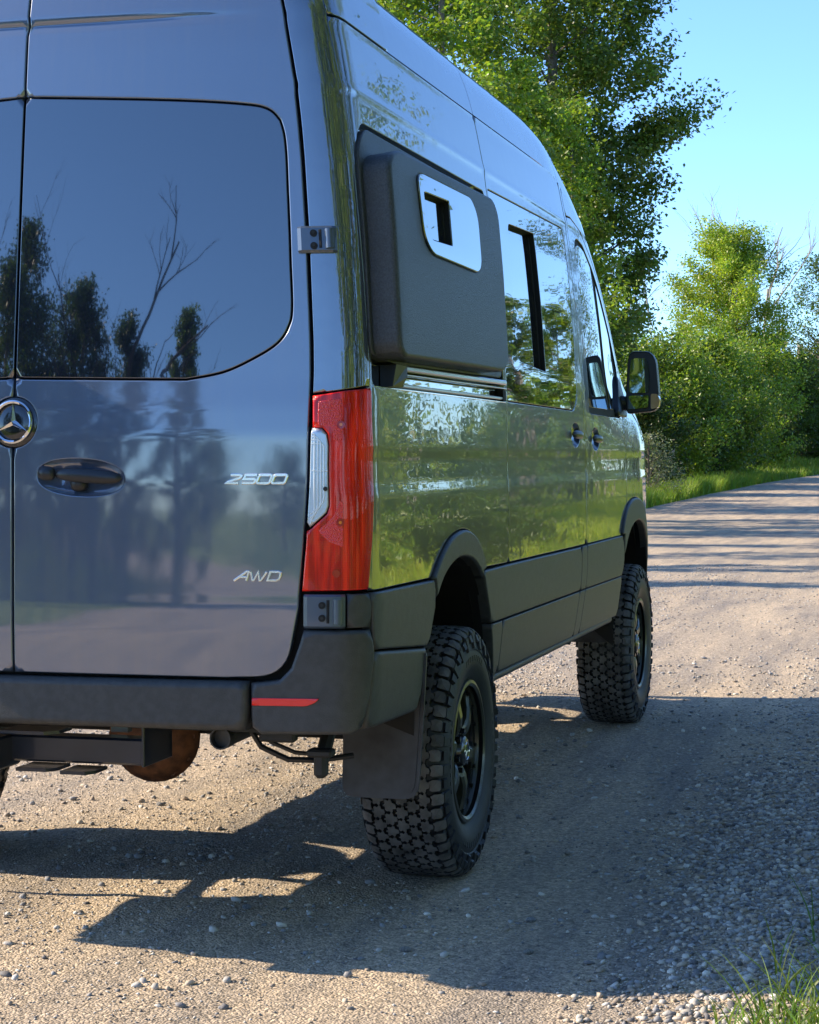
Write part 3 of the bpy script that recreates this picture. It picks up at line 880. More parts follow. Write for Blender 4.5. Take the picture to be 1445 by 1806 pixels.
# ---- right (and left) body side
right_doors = []
def oval_u(yc, zc, a=.100, b=.049):
    uc = float(U_of_Y(yc, zc)); return np.array([(uc + a * math.cos(t), zc + b * math.sin(t)) for t in np.linspace(0, 2 * math.pi, 33)[:-1]])
for s in (1, -1):
    zt = 2.487
    fl = [(y, z + .004) for y, z in FLARE_Rs]
    bot = [(float(SEAM(.97)) + GP, .970)] + side_pts([(-.495, .967)] + [(y - .002, z + .004) for y, z in FLARE_Rs[1:-1]] + [(.209, .960), (.575, .9565)])
    o = bot + side_pts([(.575, z) for z in np.linspace(1.0, zt, 20)]) + side_pts([(y, zt) for y in np.linspace(.5, -.7, 8)]) + seam_line(zt, .98, 40, .002)
    hole = resample([(1.003, 1.5075)] + side_pts([(.555, 1.5085), (.53, 2.222)]) + [(1.045, 2.215), (.9985, 2.165)], .03, [.02, .015, .03, .05, .04])
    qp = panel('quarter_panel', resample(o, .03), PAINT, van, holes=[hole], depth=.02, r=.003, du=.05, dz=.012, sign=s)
    rec = panel('window', grow(hole, .004), GLASS, qp, off=-.018, depth=.004, r=.002, du=.1, dz=.1, sign=s)
    # sliding door
    zt2 = 2.487
    o = side_pts([(.581, .9565), (2.095, .952)] + [(2.108, z) for z in np.linspace(1.0, 1.2, 4)] + [(2.118, 1.28), (2.095, 1.40), (2.085, 1.5)] + [(2.085, z) for z in np.linspace(1.6, 2.3, 8)] + [(2.092, zt2 - .02)] + [(y, zt2) for y in np.linspace(2.0, .65, 8)] + [(.581, zt2)] + [(.581, z) for z in np.linspace(2.4, 1.0, 20)])
    win = resample([(.597, 1.5075), (1.87, 1.5035), (1.955, 1.56), (2.015, 2.21), (1.985, 2.262), (.597, 2.240)], .04, [.01, .06, .06, .05, .04, .01])
    winu = side_pts([tuple(p) for p in win])
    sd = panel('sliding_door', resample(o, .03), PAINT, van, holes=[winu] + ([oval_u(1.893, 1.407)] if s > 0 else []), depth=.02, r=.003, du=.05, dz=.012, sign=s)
    sl = side_pts([tuple(p) for p in resample([(.80, 1.662), (1.322, 1.640), (1.345, 2.168), (.868, 2.152)], .03, [.07, .008, .008, .04])])
    gl = panel('window', grow(winu, -.004), GLASS, sd, off=-.001, holes=[sl] if s > 0 else [], depth=.012, r=.0025, du=.08, dz=.04, sign=s)
    if s > 0:
        panel('slider_pane', grow(sl, .002), GLASS, gl, off=-.024, depth=.002, r=.001, du=.2, dz=.1)
        def collar(name, loop, a, b, parent, m=GAP):
            L = np.array(loop); n = len(L); V = []
            for h in (a, b):
                for (u, z) in L:
                    p, _, _, _ = surf_at(u, z, h); V.append(tuple(p))
            q = MB(); q.add(V, [(i, (i + 1) % n, n + (i + 1) % n, n + i) for i in range(n)]); return q.build(name, m, parent)
        panel('slider_frame', side_pts([tuple(p) for p in resample([(1.300, 1.640), (1.322, 1.640), (1.345, 2.168), (1.323, 2.166)], .05)]), GAP, gl, off=-.020, depth=.003, r=.001, du=.2, dz=.1)
        collar('slider_frame', grow(sl, -.0015), -.0025, -.027, gl)
    if s > 0: right_doors.append(sd)
    # pillar strip between sliding door and front door
    o = side_pts([(2.113, .952), (2.140, .952)] + [(2.150, z) for z in np.linspace(1.0, 1.25, 4)] + [(2.138, 1.40), (2.130, 1.5)] + [(2.130, z) for z in np.linspace(1.6, 2.3, 8)] + [(2.135, 2.462), (2.102, 2.468)] + [(2.095, z) for z in np.linspace(2.3, 1.5, 8)] + [(2.103, 1.40), (2.126, 1.28), (2.115, 1.1)])
    panel('door_pillar', resample(o, .03), PAINT, van, depth=.02, r=.002, du=.03, dz=.02, sign=s)
    # front door with its window opening
    topd = [(y, float(H_CREASE(y)) - d_) for y, d_ in ((3.42, .035), (3.3, .035), (3.1, .035), (2.9, .038), (2.7, .045), (2.5, .06), (2.35, .085), (2.25, .10))]
    o = side_pts([(2.146, .952), (3.207, .952)] + [(3.205, z) for z in (1.05, 1.15, 1.25, 1.33)] + [(3.185, 1.42), (3.20, 1.50), (3.40, 1.60)] + topd + [(2.137, 2.325)] + [(2.136, z) for z in np.linspace(2.2, 1.5, 8)] + [(2.145, 1.40), (2.156, 1.25), (2.155, 1.1)])
    wtop = [(y, float(H_CREASE(y)) - d_) for y, d_ in ((3.30, .085), (3.1, .085), (2.9, .085), (2.7, .09), (2.5, .105))]
    fw = resample([(2.235, 1.503), (3.12, 1.498), (3.27, 1.60)] + wtop + [(2.36, 2.258), (2.262, 2.236)], .03, [.03, .03, .03, 0, 0, 0, 0, 0, .04, .05])
    fwu = side_pts([tuple(p) for p in fw])
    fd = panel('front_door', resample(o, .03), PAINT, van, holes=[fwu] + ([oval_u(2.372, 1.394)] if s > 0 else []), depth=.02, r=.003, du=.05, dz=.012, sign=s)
    if s > 0: right_doors.append(fd)
    panel('window_seal', grow(fwu, .002), GAP, fd, off=-.008, depth=.004, r=.001, du=.2, dz=.1, sign=s)
    g1 = side_pts([tuple(p) for p in resample([(2.262, 1.530), (2.78, 1.530), (2.66, 2.19), (2.50, 2.225), (2.38, 2.232), (2.290, 2.212)], .03, [.02, .01, .03, .03, .03, .04])])
    g2 = side_pts([tuple(p) for p in resample([(2.86, 1.535), (3.09, 1.535), (3.21, 1.62), (3.08, float(H_CREASE(3.08)) - .12), (2.9, float(H_CREASE(2.9)) - .12), (2.76, float(H_CREASE(2.76)) - .12)], .03, [.01, .02, .02, 0, 0, .01])])
    panel('window', g1, GLASS, fd, off=-.004, depth=.004, r=.0015, du=.1, dz=.08, sign=s)
    panel('window', g2, GLASS, fd, off=-.003, depth=.004, r=.0015, du=.1, dz=.08, sign=s)
    # upper side in front of the sliding door up to the roof crease
    up = [(y, float(H_CREASE(y)) - .010) for y in (3.9, 3.7, 3.5, 3.3, 3.1, 2.9, 2.7, 2.5, 2.3, 2.14)]
    lo = [(2.140, 2.332), (2.255, float(H_CREASE(2.25)) - .094)] + [(y, float(H_CREASE(y)) - d_ + .006) for y, d_ in ((2.35, .085), (2.5, .06), (2.7, .045), (2.9, .038), (3.1, .035), (3.3, .035), (3.42, .035))] + [(3.405, 1.592), (3.7, float(H_CREASE(3.7)) - .03), (3.85, float(H_CREASE(3.85)) - .03)]
    panel('roof_side', resample(side_pts(lo + up), .03), PAINT, van, depth=.01, r=.002, du=.04, dz=.02, sign=s)
    # front wing
    hc = [(y, float(H_CREASE(y)) - .034) for y in (4.52, 4.4, 4.2, 4.0, 3.86)]
    o = side_pts([(3.213, .952)] + [(3.10, .97) if False else (3.213, .99)][:0] + [(3.212, z) for z in (1.096,)] + [(y, z + .004) for y, z in FLARE_Fs if y > 3.215] + [(4.45, .60), (4.55, .80)] + hc + [(3.7, 1.490), (3.42, 1.583), (3.21, 1.495), (3.193, 1.42), (3.211, 1.33)])
    wing = panel('front_wing', resample(o, .03), PAINT, van, depth=.02, r=.003, du=.05, dz=.02, sign=s)
    ow = side_pts([(3.046, .957), (3.200, .957), (3.2, 1.085)] + [(y, z + .004) for y, z in FLARE_Fs if 3.05 < y < 3.19][::-1])
# ---- roof, windscreen and bonnet
def roof_strip(name, y0, y1, ny, m, dz=0.0, t0=0.0, t1=1.0, parent=van, parts=13):
    V = []; F = []; ts = np.linspace(t0, t1, parts); ys = np.linspace(y0, y1, ny); row = 2 * parts - 1
    for y in ys:
        xb, zb, k, dx, dzz = roofmap(y, ts)
        ddx = np.array(dx); kk = float(k)
        # the roof panel always closes at the middle line
        X = float(xb) - ddx * kk * (1 + (1 - kk) * 0) - np.where(ddx > .1, (ddx - .1) / .75 * (float(xb) - .85 * kk), 0)
        Z = float(zb) + np.array(dzz) * kk + dz - .008
        if y > 2.3: Z = Z + .05 * min((y - 2.3) / .6, 1) * (1 - (X / float(xb)) ** 2)
        X = np.maximum(X, 0); X[-1] = 0 if t1 == 1 else X[-1]
        for i in range(parts): V.append((X[i], y, Z[i]))
        for i in range(parts - 2, -1, -1): V.append((-X[i], y, Z[i]))
    for j in range(ny - 1):
        for i in range(row - 1): F.append((j * row + i, (j + 1) * row + i, (j + 1) * row + i + 1, j * row + i + 1))
    o = mesh_obj(name, V, F, m, parent, smooth=True)
    q = bpy.data.meshes  # keep normals outward
    return o
roof_strip('roof_panel', -.55, .575, 12, PAINT)
roof_strip('roof_panel', .580, 2.095, 26, PAINT)
roof_strip('roof_panel', 2.10, 2.55, 14, PAINT)
roof_strip('windscreen', 2.556, 3.80, 26, GLASS, dz=.0)
roof_strip('bonnet', 3.806, 4.62, 20, PAINT)
# rear roof header and dome
for s in (1, -1):
    o = [(0, 2.604)] + [(u, 2.604) for u in (.3, .6, .9)] + [(U1 + .1, 2.604), (U1 + .43, 2.604), (U1 + .43, 2.494)] + [(u, 2.494) for u in (1.3, 1.2, 1.1)] + seam_line(2.494, 2.60, 4, .002)[:1]
o = [(-(U1 + .42), 2.602)]
hd = []
for s in (1, -1):
    o = [(float(SEAM(2.494)) + .002, 2.494), (U1 + .43, 2.494), (U1 + .43, 2.608), (float(SEAM(2.60)) + .002, 2.608)]
    panel('roof_side', resample(o, .03), PAINT, van, depth=.01, r=.002, du=.05, dz=.02, sign=s)
V = []; F = []; NU, NR = 61, 12
us = np.linspace(-(U1 + .42), U1 + .42, NU)
for j in range(NR + 1):
    t = j / NR
    for i, u in enumerate(us):
        p = body(u, 2.606); ps = i / (NU - 1) * 2 - 1
        xs_ = np.interp(abs(ps), np.linspace(0, 1, 10), np.linspace(0, .80, 10)) * np.sign(ps)
        # roof section height at this x
        xx = .85 - ROOF[:, 0]; zt_ = float(np.interp(abs(xs_), xx[::-1], (2.49 + ROOF[:, 1])[::-1]))
        S = np.array((xs_, -.55, max(zt_, 2.606)))
        C = np.array((p[0] * .97 + S[0] * .03, p[1] + .03, S[2]))
        V.append((1 - t) ** 2 * p + 2 * t * (1 - t) * C + t * t * S)
for j in range(NR):
    for i in range(NU - 1): F.append((j * NU + i, j * NU + i + 1, (j + 1) * NU + i + 1, (j + 1) * NU + i))
mesh_obj('roof_panel', V, F, PAINT, van, smooth=True)
# nose
q = MB(); V = []
zs = np.linspace(.50, 1.10, 8); ths = np.linspace(-1, 1, 13)
for z in zs:
    for t in ths:
        x = t * float(side_x(4.60, z)); V.append((x, 4.60 + .09 * (1 - abs(t) ** 2.5) - .10 * max(z - .8, 0), z))
q.add(V, [(j * 13 + i, j * 13 + i + 1, (j + 1) * 13 + i + 1, (j + 1) * 13 + i) for j in range(7) for i in range(12)])
q.build('front_bumper', TRIM, van, smooth=True)

# ---- pop-out bunk box over the rear side window
flange = resample([(.986, 1.586)] + side_pts([(-.88, 1.570), (.485, 1.584), (.50, 2.195)]) + [(1.045, 2.198), (.986, 2.14)], .03, [.03, .02, .03, .05, .06, .05])
fl_o = panel('bunk_pod', flange, LINER, van, off=.009, depth=.03, r=.004, du=.06, dz=.04)
tag(fl_o, 'protruding textured black bunk pod with a small sliding window')
bw = side_pts([tuple(p) for p in resample([(-.752, 2.085), (-.70, 2.098), (-.10, 2.104), (-.035, 2.055), (-.055, 1.905), (-.105, 1.878), (-.665, 1.880), (-.745, 1.915)], .025, [.03, .03, .06, .10, .05, .04, .06, .06])])
fc = resample([(1.0005, 1.603), (1.022, 1.5765)] + side_pts([(.19, 1.588), (.262, 1.62), (.315, 2.10), (.265, 2.150), (-.90, 2.135)]) + [(1.003, 2.105)], .03, [.02, .02, .05, .05, .06, .05, .04, .04])
face = panel('pod_face', fc, LINER, fl_o, off=.085, holes=[grow(bw, -.004)], depth=.065, r=.012, du=.05, dz=.04)
sl2 = side_pts([tuple(p) for p in resample([(-.706, 2.047), (-.410, 2.056), (-.425, 1.925), (-.690, 1.917)], .02, [.012, .006, .006, .05])])
w2 = panel('window', bw, GLASS, fl_o, off=.091, holes=[sl2], depth=.010, r=.003, du=.05, dz=.04)
panel('slider_pane', grow(sl2, .002), GLASS, w2, off=.070, depth=.002, r=.001, du=.2, dz=.1)
panel('slider_frame', side_pts([tuple(p) for p in resample([(-.440, 1.924), (-.425, 1.925), (-.410, 2.056), (-.425, 2.055)], .05)]), GAP, w2, off=.073, depth=.003, r=.001, du=.2, dz=.1)
collar('slider_frame', grow(sl2, -.0015), .0885, .068, w2)
# accessory rail under the pod
for (za, zb_, wv, lift) in ((1.563, 1.570, .016, .012), (1.5155, 1.5165, .009, .004), (1.545, 1.550, .004, .010)):
    ribbon('accessory_rail', side_pts([(y, za + (zb_ - za) * (y + .77) / 1.3) for y in np.linspace(-.77, .545, 24)]), wv, ALU, qp if False else van, off=-.006, thick=lift + .006)
ribbon('belt_trim', [(1.006, 1.5045)] + side_pts([(y, 1.5045) for y in np.linspace(-.9, .56, 24)]), .0045, CHROME, van, off=.0, thick=.0022)
q = MB()
for (u_, w_) in ((1.175, .10),):
    V = []
    for (a, b) in ((-.05, 1.507), (.045, 1.507), (.060, 1.535), (.060, 1.566), (-.05, 1.566)):
        for h in (-.016, .030 if b > 1.51 else .018):
            V.append(tuple(surf_at(u_ + a, b, h)[0]))
    n = 5; q.add(V, [tuple(2 * i for i in range(n)), tuple(2 * i + 1 for i in range(n))[::-1]] + [(2 * i, 2 * i + 1, 2 * ((i + 1) % n) + 1, 2 * ((i + 1) % n)) for i in range(n)])
q.build('rail_bracket', BLACKP, van)
q = MB(); V = []
for (a, b) in ((U_of_Y(.505, 1.51), 1.507), (U_of_Y(.55, 1.51), 1.507), (U_of_Y(.55, 1.54), 1.545), (U_of_Y(.505, 1.54), 1.545)):
    for h in (-.016, .006): V.append(tuple(surf_at(float(a), b, h)[0]))
q.add(V, [(0, 2, 4, 6), (7, 5, 3, 1)] + [(2 * i, 2 * i + 1, (2 * i + 3) % 8, (2 * i + 2) % 8) for i in range(4)])
q.build('rail_bracket', GAP, van)

# ---- side handles (right)
def oval(yc, zc, a=.100, b=.049):
    uc = float(U_of_Y(yc, zc)); return uc, [(uc + a * math.cos(t), zc + b * math.sin(t)) for t in np.linspace(0, 2 * math.pi, 33)[:-1]]
for (yc, zc, par) in ((1.893, 1.407, sd), (2.372, 1.394, fd)):
    pass
def side_handle(yc, zc, parent):
    uc, loop = oval(yc, zc)
    bowl_mesh(uc, zc, .1, .049, loop, .030, 'handle_recess', PAINT, parent, off=-.002)
    grip('handle', uc - .098, uc + .098, zc + .002, zc - .002, .0165, .008, HANDLE, parent)
side_handle(1.893, 1.407, right_doors[0])
side_handle(2.372, 1.394, right_doors[1])
o = side_pts([(3.02, 1.506), (3.30, 1.505), (3.36, 1.57), (3.30, 1.66), (3.22, 1.70), (3.02, 1.53)])
panel('mirror_sail', resample(o, .03), BLACKP, van, off=.012, depth=.02, r=.006)

# ---- plastic cladding (right and left)
def clad(name, o, s, off=.012, r=.006, m=TRIM, **kw):
    return panel(name, resample(o, .03), m, van, off=off, depth=.03, r=r, du=.06, dz=.025, sign=s, **kw)
opR = lambda a, b: [(y, z) for y, z in OPEN_Rs if a <= y <= b]
opF = lambda a, b: [(y, z) for y, z in OPEN_Fs if a <= y <= b]
for s in (1, -1):
    # flares
    inner = [(y, z) for y, z in OPEN_Rs if -.47 < y < .16]
    rf = clad('wheel_arch_flare', side_pts(FLARE_Rs + [(.152, .952)] + inner[::-1] + [(-.468, .958)]), s, off=.0125, r=.009)
    innf = [(y, z) for y, z in OPEN_Fs if y > 3.09]
    clad('wheel_arch_flare', side_pts([(3.049, .956)] + FLARE_Fs[1:] + innf[::-1] + [(3.10, .954), ]), s, off=.0125, r=.009)
    # rear quarter cladding, upper and lower
    o = [(float(SEAM(.962)) + .003, .9655)] + side_pts([(-.474, .960), (-.477, .88), (-.548, .775)]) + [(.992, .8160)]
    clad('side_cladding', o, s)
    o = [(.9915, .8115)] + side_pts([(-.550, .770), (-.585, .69), (-.622, .612), (-.66, .598)]) + [(.963, .610)]
    clad('side_cladding', o, s, r=.012)
    # ahead of the rear wheel
    o = side_pts([(.156, .950), (.575, .951), (1.95, .946), (1.955, .86), (1.930, .770), (.476, .7715), (.275, .7725), (.20, .885)])
    clad('side_cladding', o, s)
    clad('side_cladding', side_pts([(.279, .7675), (.452, .7665), (.430, .68), (.400, .598), (.342, .585), (.31, .70)]), s, r=.004)
    clad('side_cladding', side_pts([(.458, .7665), (1.925, .7650), (1.86, .66), (1.815, .590), (.406, .598), (.436, .68)]), s, r=.004)
    clad('side_cladding', side_pts([(1.960, .946), (2.075, .948), (2.085, .86), (2.055, .770), (1.935, .770), (1.960, .86)]), s, r=.003)
    clad('side_cladding', side_pts([(1.930, .7650), (2.050, .7655), (1.99, .66), (1.945, .590), (1.820, .590), (1.865, .66)]), s, r=.003)
    clad('side_cladding', side_pts([(2.081, .948), (3.038, .950), (3.10, .860), (3.035, .7665), (2.060, .770), (2.091, .86)]), s, r=.004)
    clad('side_cladding', side_pts([(2.055, .7655), (3.030, .7620), (2.955, .62), (2.92, .588), (1.950, .590), (1.996, .66)]), s, r=.004)
    q = MB(); q.tube([(.945 * s, y, .575) for y in np.linspace(.36, 2.86, 16)], .016, n=10); q.build('sill_tube', TRIM, van, smooth=True)
    # bumper corner and the small piece over it
    o = [(.9035, .9640), (.9035, .8765), (.9745, .8765), (.977, .93), (float(SEAM(.962)) - .003, .9640)]
    clad('bumper_corner', o, s, r=.004)
    o = [(.6695, .731), (.690, .7325), (.745, .7395), (.777, .772), (.800, .835), (.811, .8705), (.9745, .8705), (.9875, .812), (.974, .70), (.9555, .617), (.925, .600), (.70, .597), (.6745, .615), (.6695, .65)]
    b = clad('bumper_corner', o, s, off=.019, r=.012)
    if s > 0:
        panel('bumper_reflector', resample([(.6685 + .006, .6935), (.846, .6945), (.838, .683), (.822, .6745), (.6685 + .006, .6735)], .02, [0, .003, .008, .01, 0]), mat('red bumper reflector', (.90, .010, .010), .35, coat=1, bump=.001, bump_scale=120), b, off=.0235, depth=.004, r=.002, du=.03, dz=.006)
V = None
o = [(-.6640, .735), (.6640, .735), (.6640, .66), (.655, .605), (-.655, .605), (-.6640, .66)]
bc = panel('rear_bumper', resample(o, .03), TRIM, van, off=.026, depth=.05, r=.020, du=.05, dz=.02)

# ---- wheel arch liners, floor, chassis
for s in (1, -1):
    for (yc, zc, rr) in ((-.14, .55, .475), (3.50, .52, .56)):
        q = MB(); V = []; A = np.linspace(R(-8), R(188), 26)
        for x in (.955, .60):
            for a in A: V.append((x * s, yc + rr * math.cos(a), zc + rr * math.sin(a)))
        n = len(A); F = [(i, i + 1, n + i + 1, n + i) for i in range(n - 1)]
        V.append((.60 * s, yc, .72)); c = len(V) - 1
        V = [(a_, b_, max(c_, .72) if abs(abs(a_) - .60) < .01 else c_) for a_, b_, c_ in V]
        F += [(n + i, n + i + 1, c) for i in range(n - 1)]
        q.add(V, F); q.build('wheel_arch_liner', GAP, van)
q = MB()
q.box((0, -.60, .66), (1.18, 1.12, .06)); q.box((0, .3, .66), (1.1, 1.0, .06)); q.box((0, 1.66, .64), (1.84, 2.5, .08)); q.box((0, 3.6, .68), (1.0, 1.9, .06))
q.box((.0, -1.11, .655), (1.50, .08, .06))
q.build('floor_pan', STEELD, van)
q = MB()
for s in (1, -1):
    q.box((.46 * s, 1.2, .665), (.08, 4.7, .07)); 
q.build('chassis_rail', STEELD, van)
q = MB(); q.tube([(-.72, 0, .45), (.72, 0, .45)], .036, n=14); q.box((.60, -.02, .47), (.16, .10, .10), bev=.02); q.box((-.60, -.02, .47), (.16, .10, .10), bev=.02)
ax = q.build('rear_axle', STEELD, van, smooth=True)
q = MB(); q.lathe([(-.13, .001), (-.125, .08), (-.10, .125), (-.07, .150), (-.055, .158), (-.045, .158), (-.035, .150), (.02, .13), (.08, .09), (.10, .001)], 28, 'y', c=(-.075, 0, .415))
dif = q.build('differential', RUST, ax, smooth=True)
for k in range(12):
    a = 2 * math.pi * k / 12; q = MB(); q.tube([(-.075 + .143 * math.cos(a), -.075, .415 + .143 * math.sin(a)), (-.075 + .143 * math.cos(a), -.060, .415 + .143 * math.sin(a))], .009, n=6)
    q.build('cover_bolt', RUST, ax)
q = MB(); q.tube([(0, .1, .44), (0, 1.6, .56)], .04, n=12)
q.build('drive_shaft', STEELD, van, smooth=True)
q = MB(); q.tube([(-.62, 3.665, .42), (.62, 3.665, .42)], .045, n=10); q.build('front_axle', STEELD, van, smooth=True)
q = MB(); q.box((.0, 3.3, .54), (.8, .5, .14), bev=.03); q.build('sump_guard', STEELD, van)
for s in (1, -1):
    q = MB(); q.tube([(.70 * s, -1.0, .60), (.70 * s, -.5, .52), (.70 * s, 0, .50), (.70 * s, .6, .56)], .022, n=8); q.build('leaf_spring', STEELD, van)
    q = MB(); q.tube([(.655 * s, -.17, .40), (.60 * s, -.30, .66)], .026, n=12); q.box((.655 * s, -.15, .41), (.07, .06, .10), bev=.01); q.build('shock_absorber', STEELD, van)
q = MB(); q.box((.80, -1.0, .492), (.035, .04, .07), bev=.01); q.box((.80, -1.0, .525), (.07, .05, .022), bev=.006); q.tube([(.80, -1.0, .50), (.80, -.9, .60)], .02, n=8)
q.build('shock_mount', STEELD, van)
q = MB(); q.tube([(.60, -1.0, .580), (.63, -1.0, .535), (.70, -.98, .500), (.78, -.96, .498), (.86, -.9, .505)], .008, n=8); q.tube([(.61, -1.0, .59), (.66, -1.0, .548), (.72, -.98, .52), (.80, -.96, .512)], .006, n=8)
q.build('brake_cable', BLACKP, van, smooth=True)
q = MB(); q.box((.86, -1.02, .603), (.10, .12, .02), bev=.005); q.box((.56, -1.0, .60), (.55, .16, .03)); q.box((.70, -1.06, .585), (.10, .04, .05), bev=.006)
q.build('bumper_bracket', STEELD, van)
# exhaust
q = MB(); q.lathe([(.04, .001), (.04, .025), (0, .026), (0, .030), (.05, .030), (.052, .029)], 20, 'y', c=(.545, -1.09, .566)); q.tube([(.545, -1.07, .566), (.56, -.95, .575), (.62, -.8, .60), (.62, .2, .60)], .028, n=14); 
ex = q.build('exhaust_pipe', mat('dull exhaust steel', (.07, .07, .07), .5, metal=.6, bump=.001, bump_scale=50), van, smooth=True)
# tow hitch
q = MB(); q.box((.0, -1.10, .528), (.70, .072, .072), bev=.006)
hi = q.build('tow_hitch', STEELB, van)
for x_ in (.352, -.352):
    q = MB(); q.box((x_, -1.06, .555), (.008, .20, .125), bev=.002); q.build('end_plate', STEELB, hi)
q = MB(); q.box((-.085, -1.18, .520), (.085, .20, .088), bev=.006); q.build('receiver_tube', STEELB, hi)
q = MB(); q.box((-.085, -1.27, .520), (.072, .02, .07), bev=.004); q.build('receiver_mouth', GAP, hi)
for (x, z_, w_) in ((.03, .574, .16), (.05, .474, .11), (.17, .470, .09)):
    q = MB(); pts_ = [(x - w_ / 2, -1.19), (x + w_ * .3, -1.19), (x + w_ / 2, -1.16), (x + w_ / 2, -1.08), (x - w_ / 2, -1.08)]
    q.prism(pts_, z_, z_ + .009, lambda p, l: (p[0], p[1], l)); q.build('chain_plate', STEELB, hi)
q = MB(); q.box((.20, -.95, .60), (.05, .03, .09)); q.box((.25, -.94, .615), (.03, .02, .06)); q.build('frame_bracket', ALU, van)

# ---- mud flaps
def flap(s, yc, x0, x1, z0, z1, lean, name='mud_flap'):
    pts_ = resample([(x0, z0), (x1, z0), (x1 + .012, (z0 + z1) * .5), (x1 + .02, z1), (x0 + .02, z1), (x0, z1 - .1)], .03, [.035, .045, .05, .01, .01, .02])
    q = MB()
    q.prism([tuple(p) for p in pts_], 0, .010, lambda p, l: (p[0] * s, yc + l + lean * (p[1] - z0) + .0 * p[0], p[1]))
    q.prism([tuple(p) for p in resample([(x0 + .012, z0 + .012), (x1 - .010, z0 + .012), (x1 + .001, (z0 + z1) * .5), (x1 + .009, z1 - .01), (x0 + .03, z1 - .01), (x0 + .012, z1 - .1)], .03, [.03, .04, .05, .01, .01, .02])], -.004, 0, lambda p, l: (p[0] * s, yc + l + lean * (p[1] - z0), p[1]))
    return q.build(name, FLAP, van)
for s in (1, -1):
    flap(s, -.62, .742, .968, .340, .76, .06)
    # turned-forward outer wing of the flap
    flap(s, 2.98, .72, .935, .455, .80, -.02)

# ---- door mirrors
for s in (1, -1):
    def mp(x, y, z): return (x * s, y, z)
    q = MB(); V = []; rows = []
    prof = resample([(.975, 1.520), (1.118, 1.532), (1.128, 1.60), (1.112, 1.775), (1.085, 1.812), (.995, 1.812), (.982, 1.78), (.972, 1.60)], .02, [.02, .03, .05, .04, .03, .03, .03, .02])
    cen = prof.mean(0)
    for (yy, sc_) in ((3.205, .97), (3.200, 1.0), (3.215, 1.02), (3.27, 1.0), (3.33, .85), (3.37, .55)):
        rows.append([(cen[0] + (p[0] - cen[0]) * sc_, yy, cen[1] + (p[1] - cen[1]) * sc_) for p in prof])
    n = len(prof)
    for r_ in rows: V += [mp(*p) for p in r_]
    F = [(j * n + i, j * n + (i + 1) % n, (j + 1) * n + (i + 1) % n, (j + 1) * n + i) for j in range(5) for i in range(n)]
    F.append(tuple(5 * n + i for i in range(n))); F.append(tuple(range(n))[::-1])
    q.add(V, F); mh = q.build('door_mirror', BLACKP, van, smooth=True)
    def plate(name, poly, m, y, tilt=(0, 0), th=.004, rad=.015):
        P = resample(poly, .02, rad); c = P.mean(0); q = MB()
        q.prism([tuple(p) for p in P], 0, th, lambda p, l: mp(p[0], y + l + (p[0] - c[0]) * tilt[0] + (p[1] - c[1]) * tilt[1], p[1])); return q.build(name, m, mh)
    plate('mirror_glass', [(.988, 1.618), (1.082, 1.618), (1.084, 1.70), (1.072, 1.780), (1.000, 1.780), (.992, 1.72)], MIRR, 3.190, (-.10, -.02))
    plate('mirror_glass', [(.985, 1.540), (1.080, 1.548), (1.082, 1.606), (.987, 1.604)], MIRR, 3.190, (-.14, .10), rad=.006)
    plate('indicator', [(1.092, 1.540), (1.128, 1.548), (1.134, 1.588), (1.122, 1.612), (1.092, 1.612)], AMBER, 3.188, th=.05, rad=.008)
    q = MB(); q.tube([mp(.90, 3.22, 1.575), mp(.96, 3.235, 1.57), mp(1.0, 3.25, 1.57)], [.045, .035, .035], n=12); q.box(mp(.925, 3.20, 1.535), (.05, .16, .06), bev=.015); q.build('mirror_arm', BLACKP, mh, smooth=True)

# ---- unseen case added on the left rear door to throw the stepped shadow
q = MB(); q.box((-.58, -1.30, 1.50), (.56, .18, .78), bev=.06)
q.build('added_shadow_case', LINER, rear_doors[1])

